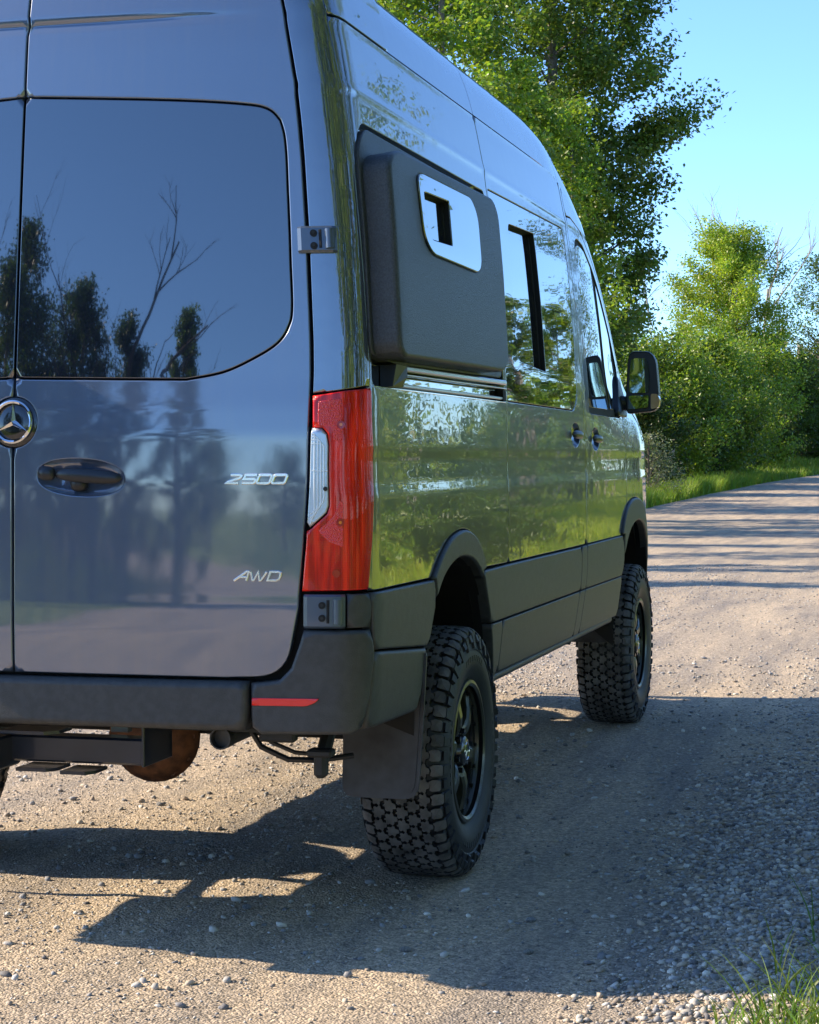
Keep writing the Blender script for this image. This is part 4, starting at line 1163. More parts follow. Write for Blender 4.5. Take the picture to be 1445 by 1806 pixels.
# ---- wheels
RT, WT, XO = .394, .269, .984
def make_wheel():
    w = None
    # barrel and lip (x outward, tyre centre plane at 0; outer face at +WT/2)
    hw = WT / 2
    q = MB()
    q.lathe([(hw - .016, .205), (hw - .010, .214), (hw - .012, .224), (hw - .030, .230), (hw - .030, .220), (hw - .030, .206), (hw - .050, .200), (hw - .10, .192), (-hw + .03, .192), (-hw + .03, .001)], 56, 'x')
    w = q.build('wheel', RIM, van, smooth=True)
    # dark dish and brake disc behind the spokes
    q = MB(); q.lathe([(hw - .105, .001), (hw - .105, .19)], 40, 'x'); q.build('brake_disc', STEELD, w, smooth=False)
    # tyre carcass
    q = MB()
    RB = RT - .0125
    prof = [(-hw + .030, .222), (-hw + .012, .235), (-hw + .002, .270), (-hw, .305), (-hw + .006, .340), (-hw + .018, RB - .022), (-hw + .038, RB - .005), (-hw + .07, RB), (0, RB + .002), (hw - .07, RB), (hw - .038, RB - .005), (hw - .018, RB - .022), (hw - .006, .340), (hw - .0015, .322), (hw - .004, .318), (hw, .300), (hw - .002, .270), (hw - .006, .262), (hw - .012, .238), (hw - .026, .224), (hw - .034, .212)]
    q.lathe(prof, 96, 'x'); q.build('tyre', RUBBER, w, smooth=True)
    # tread blocks
    tops = []
    def crown(x):
        a = abs(x) / hw
        return RT - .0002 - .010 * max(0, (a - .45) / .55) ** 2.2 - (.020 * max(0, (a - .84) / .16) ** 1.4)
    q = MB()
    def block(poly, th0, drop=.0125, shrink=.93):
        P = np.array(poly, float)
        c = P.mean(0); n = len(P)
        top = c + (P - c) * shrink
        def at(p, r_): 
            th = th0 + p[1] / RT; return (p[0], r_ * math.sin(th), r_ * math.cos(th))
        V = [at(p, crown(p[0]) - drop) for p in P] + [at(p, crown(p[0])) for p in top] + [at(c, crown(c[0]) + .0006)]
        F = [(i, (i + 1) % n, n + (i + 1) % n, n + i) for i in range(n)] + [(n + i, n + (i + 1) % n, 2 * n) for i in range(n)]
        tops.extend([0] * n + [1] * n)
        q.add(V, F)
    def rot(poly, a, sx=1, sy=1):
        c, s_ = math.cos(a), math.sin(a); return [((x * sx) * c - (y * sy) * s_, (x * sx) * s_ + (y * sy) * c) for x, y in poly]
    # interlocking hexagonal blocks with kinked edges
    def hexblock(a_, p_, kk):
        v0 = (a_ * a_ - p_ * p_ / 4) / (2 * a_); v1 = (a_ * a_ + p_ * p_ / 4) / (2 * a_)
        H = [(v0, p_ / 2), (v1, 0), (v0, -p_ / 2), (-v0, -p_ / 2), (-v1, 0), (-v0, p_ / 2)]
        kn = [-kk, kk, kk, kk, -kk, -kk]; o = []
        for i in range(6):
            A_, B_ = np.array(H[i]), np.array(H[(i + 1) % 6]); d_ = B_ - A_; nn_ = np.array((-d_[1], d_[0])); nn_ /= np.linalg.norm(nn_)
            o += [tuple(A_), tuple(A_ + d_ * .36 + nn_ * kn[i]), tuple(A_ + d_ * .64 - nn_ * kn[i])]
        return o
    NP = 54
    pit = 2 * math.pi / NP; arcp = pit * RT
    k_ = arcp / .0500
    for i in range(NP):
        j1, j2 = random.uniform(-.0015, .0015), random.uniform(-.0015, .0015)
        th = i * pit
        for row in range(5):
            x0 = (row - 2) * .0362; ph = .5 if row % 2 else 0
            hb = grow(hexblock(.0362, arcp, .0036), -.0024 - .0006 * ((i * 7 + row * 3) % 3))
            ja_, jb_ = random.uniform(-.10, .10), random.uniform(.93, 1.03)
            hb = [(a_ * jb_ + b_ * ja_ * .6, b_ * (2 - jb_) * .99 + a_ * ja_) for a_, b_ in hb]
            block([(x0 + px_, py_) for px_, py_ in hb], th + ph * pit + j1 * .3, shrink=.96)
        for sd_ in (-1, 1):
            ph = .5 if sd_ < 0 else 0.0
            ph += .5 if sd_ > 0 else 0
            ph = 0.5 if sd_ < 0 else 0.0
            lng = hw - .004 if i % 2 else hw - .010
            inn = .094 if i % 2 else .091
            P = [(inn, -.017), (inn + .008, -.0205), (lng - .004, -.0205), (lng, -.015), (lng, .013), (lng - .006, .0195), (inn + .010, .0205), (inn - .002, .014), (inn + .003, .002)]
            P = [(sd_ * x, y * k_) for x, y in P]
            if sd_ < 0: P = P[::-1]
            block(P, th + ph * pit, drop=.015, shrink=.95)
            # shoulder lug running down the sidewall
            def sp(x, r_, t_): return (sd_ * x, r_ * math.sin(t_), r_ * math.cos(t_))
            t0 = th + ph * pit - .0165 / RT; t1 = th + ph * pit + .0150 / RT
            rl = .318 if i % 2 else .338
            ro = RT - .030
            V = [sp(hw - .012, ro, t0), sp(hw - .012, ro, t1), sp(hw - .008, rl, t0 + .004), sp(hw - .008, rl, t1 - .004), sp(hw - .003, ro + .004, t0 + .004), sp(hw - .003, ro + .004, t1 - .004), sp(hw + .0045, rl + .010, t0 + .008), sp(hw + .0045, rl + .010, t1 - .008)]
            q.add(V, [(4, 5, 7, 6), (0, 4, 6, 2), (1, 3, 7, 5), (2, 6, 7, 3), (0, 1, 5, 4)]); tops.extend([0] * 5)
    t_ = q.build('tread', RUBBER, w); tag(t_, kind='stuff'); t_.data.materials.append(TREAD); t_.data.polygons.foreach_set('material_index', tops)
    # raised bars on the sidewall (moulded ring texture)
    q = MB()
    for i in range(72):
        if (i // 9) % 2: continue
        th = 2 * math.pi * i / 72
        P = [(hw - .002, .285, th), (hw - .002, .285, th + .045), (hw - .0005, .302, th + .048), (hw - .0005, .302, th + .006)]
        V = [(x, r_ * math.sin(t), r_ * math.cos(t)) for x, r_, t in P] + [(x + .0018, r_ * math.sin(t), r_ * math.cos(t)) for x, r_, t in P]
        q.add(V, [(4, 5, 6, 7), (0, 1, 5, 4), (1, 2, 6, 5), (2, 3, 7, 6), (3, 0, 4, 7)])
    tag(q.build('sidewall_mark', RUBBER, w), kind='stuff')
    # spokes: six broad arms with scalloped edges and pockets between them
    for k in range(6):
        a0 = 2 * math.pi * k / 6
        q = MB()
        sec = [(.060, .027, hw - .046), (.085, .025, hw - .036), (.115, .023, hw - .032), (.150, .026, hw - .036), (.178, .038, hw - .042), (.203, .050, hw - .044)]
        V = []
        for (r_, hwid, x) in sec:
            for (o_, dx_) in ((-hwid, -.022), (-hwid, -.004), (-hwid * .55, .003), (hwid * .55, .003), (hwid, -.004), (hwid, -.022)):
                ang = a0 + o_ / r_
                V.append((x + dx_, r_ * math.sin(ang), r_ * math.cos(ang)))
        n = 6
        F = [(j * n + i, j * n + (i + 1) % n, (j + 1) * n + (i + 1) % n, (j + 1) * n + i) for j in range(len(sec) - 1) for i in range(n)]
        F += [tuple(range(n)), tuple((len(sec) - 1) * n + i for i in range(n))[::-1]]
        q.add(V, F); q.build('spoke', RIM, w)
    # bolt ring
    q = MB(); q.lathe([(hw - .056, .190), (hw - .046, .192), (hw - .042, .202), (hw - .050, .207)], 56, 'x'); q.build('rim_ring', RIMB, w, smooth=True)
    for k in range(18):
        a = 2 * math.pi * (k + .5) / 18
        q = MB(); q.tube([(hw - .050, .197 * math.sin(a), .197 * math.cos(a)), (hw - .036, .197 * math.sin(a), .197 * math.cos(a))], .0065, n=6); q.build('rim_bolt', RIMB, w)
    q = MB(); q.lathe([(hw - .075, .072), (hw - .050, .070), (hw - .046, .064), (hw - .046, .052), (hw - .040, .050), (hw - .028, .046), (hw - .022, .036), (hw - .021, .001)], 36, 'x'); hc_ = q.build('hub_cap', RIMB, w, smooth=True)
    q = MB()
    for j in range(3):
        a = j * 2 * math.pi / 3; x = hw - .0205
        f = lambda r_, t: (x, r_ * math.sin(t), r_ * math.cos(t))
        c0 = (x + .002, 0, 0)
        q.add([c0, f(.006, a + R(60)), f(.026, a), f(.006, a - R(60))], [(0, 1, 2), (0, 2, 3)])
    V = []; n = 30
    for (r_, dx_) in ((.026, 0), (.0275, .002), (.029, 0)): V += [(hw - .0205 + dx_, r_ * math.sin(2 * math.pi * k / n), r_ * math.cos(2 * math.pi * k / n)) for k in range(n)]
    q.add(V, [(j * n + k, j * n + (k + 1) % n, (j + 1) * n + (k + 1) % n, (j + 1) * n + k) for j in range(2) for k in range(n)])
    q.build('hub_star', CHROME, w)
    for k in range(6):
        a = 2 * math.pi * (k + .5) / 6
        q = MB(); q.tube([(hw - .060, .062 * math.sin(a), .062 * math.cos(a)), (hw - .030, .062 * math.sin(a), .062 * math.cos(a))], .0095, n=6); q.build('lug_nut', RIMB, w)
    return w
wh = make_wheel()
def copy_part(o, parent):
    c = o.copy(); scene.collection.objects.link(c); c.parent = parent
    for ch in list(o.children): copy_part(ch, c)
    return c
wlist = [wh] + [copy_part(wh, van) for _ in range(3)]
for w_, (sx, y, ro) in zip(wlist, ((1, 0, .3), (1, 3.665, 1.1), (-1.08, 0, .7), (-1.03, 3.665, 2.0))):
    w_.location = (sx * (XO - WT / 2), y, RT - .004)
    w_.rotation_euler = (ro, 0, 0 if sx > 0 else math.pi)
tag(wlist[0], 'right rear wheel'); tag(wlist[1], 'right front wheel')
# ================================================================== ground and road
def grid_obj(name, xs_fn, ys, nx, zfn, m):
    XX = np.stack([xs_fn(y, nx) for y in ys]); YY = np.repeat(np.array(ys)[:, None], XX.shape[1], 1)
    ZZ = zfn(XX, YY); ny, nx_ = XX.shape
    V = np.stack([XX, YY, ZZ], -1).reshape(-1, 3)
    i = np.arange(ny - 1)[:, None] * nx_ + np.arange(nx_ - 1)[None]
    F = np.stack([i, i + 1, i + nx_ + 1, i + nx_], -1).reshape(-1, 4)
    return mesh_obj(name, V, F, m, smooth=True)

def ground_mats():
    m, nt, p = nodes_of('meadow soil and turf'); N, L = nt.nodes.new, nt.links.new
    tc = N('ShaderNodeTexCoord'); n = N('ShaderNodeTexNoise'); n.inputs['Scale'].default_value = .6; n.inputs['Detail'].default_value = 10; n.inputs['Roughness'].default_value = .7
    L(tc.outputs['Object'], n.inputs['Vector'])
    cr = N('ShaderNodeValToRGB'); e = cr.color_ramp.elements
    e[0].position = .3; e[0].color = (.060, .095, .014, 1); e[1].position = .7; e[1].color = (.29, .35, .035, 1)
    x = e.new(.5); x.color = (.20, .26, .026, 1)
    L(n.outputs['Fac'], cr.inputs['Fac']); L(cr.outputs['Color'], p.inputs['Base Color']); p.inputs['Roughness'].default_value = .9
    b = N('ShaderNodeBump'); b.inputs['Distance'].default_value = .06; n3 = N('ShaderNodeTexNoise'); n3.inputs['Scale'].default_value = 9; n3.inputs['Detail'].default_value = 8
    L(tc.outputs['Object'], n3.inputs['Vector']); L(n3.outputs['Fac'], b.inputs['Height']); L(b.outputs['Normal'], p.inputs['Normal'])
    turf = m
    m, nt, p = nodes_of('compacted gravel'); N, L = nt.nodes.new, nt.links.new
    tc = N('ShaderNodeTexCoord')
    def noise(s, d=8, r=.6, vec=None):
        q = N('ShaderNodeTexNoise'); q.inputs['Scale'].default_value = s; q.inputs['Detail'].default_value = d; q.inputs['Roughness'].default_value = r
        L(vec or tc.outputs['Object'], q.inputs['Vector']); return q
    mp = N('ShaderNodeMapping'); mp.inputs['Scale'].default_value = (1.6, .35, 1); L(tc.outputs['Object'], mp.inputs['Vector'])
    big = noise(.9, 6, .6, mp.outputs['Vector'])
    cr = N('ShaderNodeValToRGB'); e = cr.color_ramp.elements
    e[0].position = .41; e[0].color = (.305, .265, .225, 1); e[1].position = .59; e[1].color = (.54, .435, .315, 1)
    x = e.new(.5); x.color = (.425, .352, .270, 1)
    mp2 = N('ShaderNodeMapping'); mp2.inputs['Scale'].default_value = (5.5, .5, 1); L(tc.outputs['Object'], mp2.inputs['Vector'])
    st2 = noise(1.0, 5, .65, mp2.outputs['Vector'])
    md = N('ShaderNodeMix'); md.data_type = 'FLOAT'; md.inputs['Factor'].default_value = .45; L(big.outputs['Fac'], md.inputs['A']); L(st2.outputs['Fac'], md.inputs['B'])
    L(md.outputs['Result'], cr.inputs['Fac'])
    fine = noise(42, 6, .75)
    cr2 = N('ShaderNodeValToRGB'); e = cr2.color_ramp.elements
    e[0].position = .35; e[0].color = (.66, .66, .66, 1); e[1].position = .68; e[1].color = (1.42, 1.38, 1.32, 1)
    L(fine.outputs['Fac'], cr2.inputs['Fac'])
    vo = N('ShaderNodeTexVoronoi'); vo.inputs['Scale'].default_value = 130; L(tc.outputs['Object'], vo.inputs['Vector'])
    vc = N('ShaderNodeSeparateColor'); L(vo.outputs['Color'], vc.inputs['Color'])
    vr = N('ShaderNodeMapRange'); vr.inputs['To Min'].default_value = .66; vr.inputs['To Max'].default_value = 1.34; L(vc.outputs['Red'], vr.inputs['Value'])
    m1 = N('ShaderNodeMix'); m1.data_type = 'RGBA'; m1.blend_type = 'MULTIPLY'; m1.inputs['Factor'].default_value = 1; L(cr.outputs['Color'], m1.inputs['A']); L(cr2.outputs['Color'], m1.inputs['B'])
    m2 = N('ShaderNodeMix'); m2.data_type = 'RGBA'; m2.blend_type = 'MULTIPLY'; m2.inputs['Factor'].default_value = 1; L(m1.outputs['Result'], m2.inputs['A']); L(vr.outputs[0], m2.inputs['B'])
    L(m2.outputs['Result'], p.inputs['Base Color']); p.inputs['Roughness'].default_value = .92; p.inputs['Specular IOR Level'].default_value = .25
    b1 = N('ShaderNodeBump'); b1.inputs['Distance'].default_value = .010; L(fine.outputs['Fac'], b1.inputs['Height'])
    b2 = N('ShaderNodeBump'); b2.inputs['Distance'].default_value = .006; b2.invert = True; L(vo.outputs['Distance'], b2.inputs['Height']); L(b1.outputs['Normal'], b2.inputs['Normal'])
    L(b2.outputs['Normal'], p.inputs['Normal'])
    return turf, m
TURF, GRAVEL = ground_mats()
ys = np.concatenate([np.linspace(-400, -60, 12), np.linspace(-55, 100, 160), np.linspace(110, 900, 20)])
def gx(y, n):
    l, r = float(road_l(min(max(y, -90), 120))), float(road_r(min(max(y, -90), 120)))
    return np.concatenate([np.linspace(-900, l - 12, 10), np.linspace(l - 10, l + .5, 24), np.linspace(l + 1, r - .6, 6), np.linspace(r - .4, r + 8, 22), np.linspace(r + 12, 900, 12)])
tag(grid_obj('ground', gx, ys, 0, lambda x, y: ground_z(x, np.clip(y, -90, 120)) + 0 * x, TURF), kind='structure')
yr = [-90.]
while yr[-1] < 118:
    y = yr[-1]; d = 0 if -2.4 < y < 7 else (abs(y + 2.4) if y < -2.4 else y - 7)
    yr.append(y + .032 + .035 * d if d < 40 else y + 1.5)
def rx(y, n):
    l, r = float(road_l(y)), float(road_r(y))
    return np.concatenate([np.linspace(l - .25, l + 1.2, 16), np.linspace(l + 1.3, r - 2.1, 80), np.linspace(r - 2.07, r + .45, 84)])
def rz(x, y):
    e = np.minimum(x - (road_l(y) - .25), road_r(y) + .45 - x)
    return road_z(x, y) + .30 * 0 - .06 * sstep(.22, 0, e) + verge(x, y) * .5
road = grid_obj('gravel_road', rx, yr, 0, rz, GRAVEL); tag(road, kind='structure')

# ---- loose stones
def ico():
    t = (1 + 5 ** .5) / 2
    V = np.array([(-1, t, 0), (1, t, 0), (-1, -t, 0), (1, -t, 0), (0, -1, t), (0, 1, t), (0, -1, -t), (0, 1, -t), (t, 0, -1), (t, 0, 1), (-t, 0, -1), (-t, 0, 1)], float)
    V /= np.linalg.norm(V[0])
    F = np.array([(0, 11, 5), (0, 5, 1), (0, 1, 7), (0, 7, 10), (0, 10, 11), (1, 5, 9), (5, 11, 4), (11, 10, 2), (10, 7, 6), (7, 1, 8), (3, 9, 4), (3, 4, 2), (3, 2, 6), (3, 6, 8), (3, 8, 9), (4, 9, 5), (2, 4, 11), (6, 2, 10), (8, 6, 7), (9, 8, 1)])
    return V, F
OCT = (np.array([(1, 0, 0), (-1, 0, 0), (0, 1, 0), (0, -1, 0), (0, 0, 1), (0, 0, -1)], float), np.array([(0, 2, 4), (2, 1, 4), (1, 3, 4), (3, 0, 4), (2, 0, 5), (1, 2, 5), (3, 1, 5), (0, 3, 5)]))
PAL = np.array([(.31, .315, .325), (.38, .365, .34), (.44, .38, .31), (.24, .245, .26), (.56, .54, .50), (.34, .29, .24), (.42, .415, .41), (.15, .15, .16)])
def stones(name, P, size, base, smooth=True, seed=1):
    g = np.random.default_rng(seed); BV, BF = base; n = len(P); k = len(BV)
    V = np.repeat(BV[None], n, 0) * (1 + .22 * g.standard_normal((n, k, 1)).clip(-2, 2))
    sc = np.stack([g.uniform(.8, 1.35, n), g.uniform(.65, 1.0, n), g.uniform(.38, .72, n)], 1) * size[:, None] / 2
    V = V * sc[:, None]
    a = g.uniform(0, 2 * np.pi, n); ti = g.normal(0, .25, n); c, s_ = np.cos(a), np.sin(a); ct, st = np.cos(ti), np.sin(ti)
    x = V[..., 0] * ct[:, None] - V[..., 2] * st[:, None]; z = V[..., 0] * st[:, None] + V[..., 2] * ct[:, None]; y = V[..., 1]
    V = np.stack([x * c[:, None] - y * s_[:, None], x * s_[:, None] + y * c[:, None], z], -1)
    V += P[:, None]; V[..., 2] += (sc[:, 2] * .45)[:, None]
    F = (BF[None] + (np.arange(n) * k)[:, None, None]).reshape(-1, 3)
    col = PAL[g.integers(0, len(PAL), n)] * np.array((1.08, 1.03, .96)) * g.uniform(.8, 1.25, n)[:, None]
    o = mesh_obj(name, V.reshape(-1, 3), F, STONE, smooth=smooth, cols=np.repeat(col, k, 0))
    return tag(o, kind='stuff')
def scatter(n, x0, x1, y0, y1, dens=None, seed=0):
    g = np.random.default_rng(seed); X = g.uniform(x0, x1, n); Y = g.uniform(y0, y1, n)
    if dens is not None:
        m = g.random(n) < dens(X, Y); X, Y = X[m], Y[m]
    Z = road_z(X, Y); return np.stack([X, Y, Z], 1)
def dens(x, y):
    edge = (1 - .6 * sstep(1.5, 5, y)) * sstep(1.35, 2.05, x + .25 * (vnoise(x, y, .6, 7) - .5))
    mid = .55 * np.exp(-((x + .05) / .35) ** 2) + .35 * np.exp(-((x + 1.9) / .5) ** 2)
    return np.clip(.13 + .5 * vnoise(x, y, .45, 8) ** 2 + edge + mid, 0, 1)
def sizes(n, lo, hi, seed, p=2.6):
    g = np.random.default_rng(seed); return lo + (hi - lo) * g.random(n) ** p
P = scatter(72000, -2.8, 2.9, -2.3, 1.7, dens, 11); stones('gravel', P, sizes(len(P), .004, .014, 12), OCT, seed=13)
P = scatter(26000, -2.8, 2.9, 1.7, 6.2, dens, 14); stones('gravel', P, sizes(len(P), .008, .022, 15), OCT, seed=16)
P = scatter(26000, -3.8, 3.0, 6.2, 18, dens, 17); stones('gravel', P, sizes(len(P), .012, .026, 18), OCT, seed=19)
P = scatter(34000, 1.35, 2.85, -2.3, 2.2, lambda x, y: sstep(1.4, 2.05, x + .3 * (vnoise(x, y, .5, 9) - .5)), 21); stones('gravel', P, sizes(len(P), .008, .028, 22, 2.6), (ico()), seed=23)
P = scatter(11000, 1.35, 2.85, 2.2, 8, lambda x, y: (1 - .8 * sstep(2, 5, y)) * sstep(1.45, 2.1, x + .3 * (vnoise(x, y, .5, 9) - .5)), 24); stones('gravel', P, sizes(len(P), .012, .028, 25, 2.4), (ico()), seed=26)
P = scatter(5200, -2.8, 2.4, -2.3, 7.0, lambda x, y: .25 + .6 * dens(x, y), 27); stones('gravel', P, sizes(len(P), .016, .032, 28, 1.8), (ico()), seed=29)
# the largest stones, each one an object
g_ = np.random.default_rng(41)
bm_v, bm_f = ico()
protos = []
for k in range(5):
    V = bm_v * (1 + .16 * g_.standard_normal((12, 1))) * np.array((1, .78, .52))
    o = mesh_obj('stone', V, bm_f, mat('grey fieldstone', tuple(PAL[[0, 1, 6, 3, 2][k]]), .85, bump=.02, bump_scale=8, var=.3, var_scale=3), smooth=True)
    md = o.modifiers.new('round', 'SUBSURF'); md.levels = 1; md.render_levels = 1
    protos.append(o)
big = [(.45, -.62, 'pale stone on the shaded ground below the rear tyre, nearest the tyre'), (1.02, -.95, 'stone at the lit edge of the van shadow at the bottom of the view'), (1.28, -.55, 'lone stone in the shade midway between rear tyre and bottom right grass'), (.80, -.05, 'stone on the smooth track just right of the rear tyre'), (1.22, .35, 'stone right of the rear tyre on the smooth wheel track'), (1.58, .15, 'stone where the smooth track meets the loose pebbles'), (1.05, 1.0, 'stone beyond the rear tyre in the van shadow'), (1.45, 1.2, 'stone in the van shadow below the front tyre, right of centre'), (-.15, -.15, 'stone in the thin sunlit strip left of the rear tyre'), (.0, -.80, 'leftmost stone inside the rounded corner of the van shadow'), (-.30, -.75, 'stone on the sunlit gravel at the lower left'), (1.35, -.92, 'stone beside the lit pebbles near the bottom edge'), (-.45, .9, 'stone on the lit gravel under the rear bumper')]
for i, (x, y, lb) in enumerate(big):
    o = protos[i] if i < 5 else protos[i % 5].copy()
    if i >= 5: scene.collection.objects.link(o)
    s_ = g_.uniform(.014, .022); o.scale = (s_, s_, s_); o.rotation_euler = (0, 0, g_.uniform(0, 6.28))
    o.location = (x, y, float(road_z(x, y)) + s_ * .25)
    tag(o, lb, 'stone', 'larger stones lying loose on the gravel road')

# ================================================================== vegetation
def blades(name, X, Y, h, w, col, zf, seed, bend=.35, seg=1, keepattr=True):
    g = np.random.default_rng(seed); n = len(X); Z = zf(X, Y)
    a = g.uniform(0, 2 * np.pi, n); dx, dy = np.cos(a), np.sin(a); b = g.uniform(0, 2 * np.pi, n)
    lean = bend * h * g.uniform(.2, 1.2, n); lx, ly = np.cos(b) * lean, np.sin(b) * lean
    rows = []
    for k in range(seg + 1):
        t = k / seg if seg > 1 else k * 1.0
        ww = w * (1 - t) ** .7 / 2 if k < seg else w * 0
        cx = X + lx * t * t; cy = Y + ly * t * t; cz = Z - .01 + h * (t - .25 * bend * t * t)
        if k < seg: rows += [np.stack([cx - dx * ww, cy - dy * ww, cz], 1), np.stack([cx + dx * ww, cy + dy * ww, cz], 1)]
        else: rows += [np.stack([cx, cy, cz], 1)]
    V = np.stack(rows, 1); k = V.shape[1]; F = []
    for j in range(seg - 1): F += [(2 * j, 2 * j + 1, 2 * j + 3), (2 * j, 2 * j + 3, 2 * j + 2)]
    F += [(2 * (seg - 1), 2 * (seg - 1) + 1, 2 * seg)]
    F = np.array(F); FF = (F[None] + (np.arange(n) * k)[:, None, None]).reshape(-1, 3)
    o = mesh_obj(name, V.reshape(-1, 3), FF, GRASSM, smooth=False, cols=np.repeat(col, k, 0))
    return tag(o, kind='stuff')
def gcol(n, base, seed, v=.3):
    g = np.random.default_rng(seed); c = np.array(base)[None] * g.uniform(1 - v, 1 + v, n)[:, None]
    c[:, 0] *= g.uniform(.8, 1.35, n); return c
def gz(x, y): return np.maximum(ground_z(x, y), grade(y))
def grass_zone(name, n, y0, y1, fx, h0, h1, w, base, seed, clump=1.5):
    g = np.random.default_rng(seed); Y = g.uniform(y0, y1, n); X = fx(Y, g.random(n), g)
    c = vnoise(X, Y, clump, seed); m = g.random(n) < .35 + .9 * c; X, Y, c = X[m], Y[m], c[m]
    h = (h0 + (h1 - h0) * g.random(len(X))) * (.55 + .75 * c)
    blades(name, X, Y, h, np.full(len(X), w) * g.uniform(.7, 1.3, len(X)), gcol(len(X), base, seed + 1), gz, seed + 2, bend=.55, seg=2)
# left verge, far ahead (seen) and beside the van
grass_zone('grass', 46000, 40, 62, lambda Y, u, g: road_l(Y) + .15 - 5.5 * u ** 1.3, .25, .62, .022, (.18, .27, .035), 51)
grass_zone('grass', 26000, 62, 92, lambda Y, u, g: road_l(Y) + .15 - 6 * u ** 1.3, .20, .50, .035, (.16, .24, .035), 54)
grass_zone('grass', 14000, -45, 40, lambda Y, u, g: road_l(Y) + .1 - 6 * u, .2, .5, .04, (.10, .15, .03), 57)
# meadow on the right, mirrored in the van's flank
grass_zone('grass', 60000, -6, 34, lambda Y, u, g: road_r(Y) + .75 + 11 * u, .10, .34, .030, (.30, .37, .030), 60, 1.6)
grass_zone('grass', 22000, 34, 75, lambda Y, u, g: road_r(Y) + .6 + 14 * u, .2, .5, .06, (.19, .27, .03), 63, 2.4)
grass_zone('grass', 9000, -45, -6, lambda Y, u, g: road_r(Y) + .6 + 10 * u, .2, .5, .05, (.10, .15, .03), 66, 2.4)
# tall blades at the road edge close to the camera
def tuft(n, cx, cy, sx, sy, h0, h1, seed, base=(.11, .18, .035), w=.007):
    g = np.random.default_rng(seed); X = cx + g.normal(0, sx, n); Y = cy + g.normal(0, sy, n)
    o = blades('grass_tuft', X, Y, g.uniform(h0, h1, n), np.full(n, w) * g.uniform(.6, 1.4, n), gcol(n, base, seed + 3, .35), lambda x, y: road_z(x, y) - .005, seed, bend=.75, seg=6)
    return o
for i, (cx, cy, sx, sy, n, h0, h1) in enumerate(((2.16, -1.42, .09, .16, 150, .08, .24), (2.10, -1.66, .10, .10, 120, .06, .20), (2.30, -1.0, .08, .2, 130, .08, .22), (2.20, -.60, .05, .12, 60, .05, .15), (2.18, -.1, .06, .2, 40, .05, .14), (2.36, .0, .08, .4, 150, .08, .26), (2.02, -1.58, .05, .10, 26, .05, .13), (2.45, 1.2, .1, .6, 150, .08, .26), (2.6, -1.2, .15, .5, 300, .1, .3), (2.55, 3.0, .15, 1.0, 300, .1, .3))):
    o = tuft(n, cx, cy, sx, sy, h0, h1, 70 + i)
    if i > 7: o.name = 'grass'; continue
    del o['kind']
    tag(o, ['lowest tall grass tuft at the bottom right corner of the road', 'short grass tuft beside the lowest tuft on the gravel edge', 'green grass tuft halfway up the right gravel edge', 'thin sparse tuft growing among grey pebbles', 'few small grass blades poking through the pebbles', 'grass clump on the right verge level with the rear wheel', 'tiny isolated grass sprig on the loose gravel', 'grass clump on the right verge beside the sliding door', 'dense grass bank right of the road behind the van', 'dense grass bank right of the road beside the front wheel'][i], 'grass tuft', 'grass tufts along the right road edge')

def leafmesh(name, C, size, col, parent, seed, up=.35, m=LEAF, droop=0.0):
    g = np.random.default_rng(seed); n = len(C)
    nrm = g.standard_normal((n, 3)); nrm[:, 2] = np.abs(nrm[:, 2]) + up; nrm /= np.linalg.norm(nrm, axis=1)[:, None]
    t = np.cross(nrm, g.standard_normal((n, 3))); t /= np.linalg.norm(t, axis=1)[:, None]; t[:, 2] -= droop; t /= np.linalg.norm(t, axis=1)[:, None]
    b = np.cross(nrm, t); s_ = size[:, None]
    V = np.stack([C - t * s_ * .55, C + b * s_ * .34 - t * s_ * .05 + nrm * s_ * .10, C + t * s_ * .6, C - b * s_ * .34 - t * s_ * .05 + nrm * s_ * .10], 1)
    F = (np.array([(0, 1, 2), (0, 2, 3)])[None] + (np.arange(n) * 4)[:, None, None]).reshape(-1, 3)
    o = mesh_obj(name, V.reshape(-1, 3), F, m, parent, cols=np.repeat(col, 4, 0)); tag(o, kind='stuff'); return o

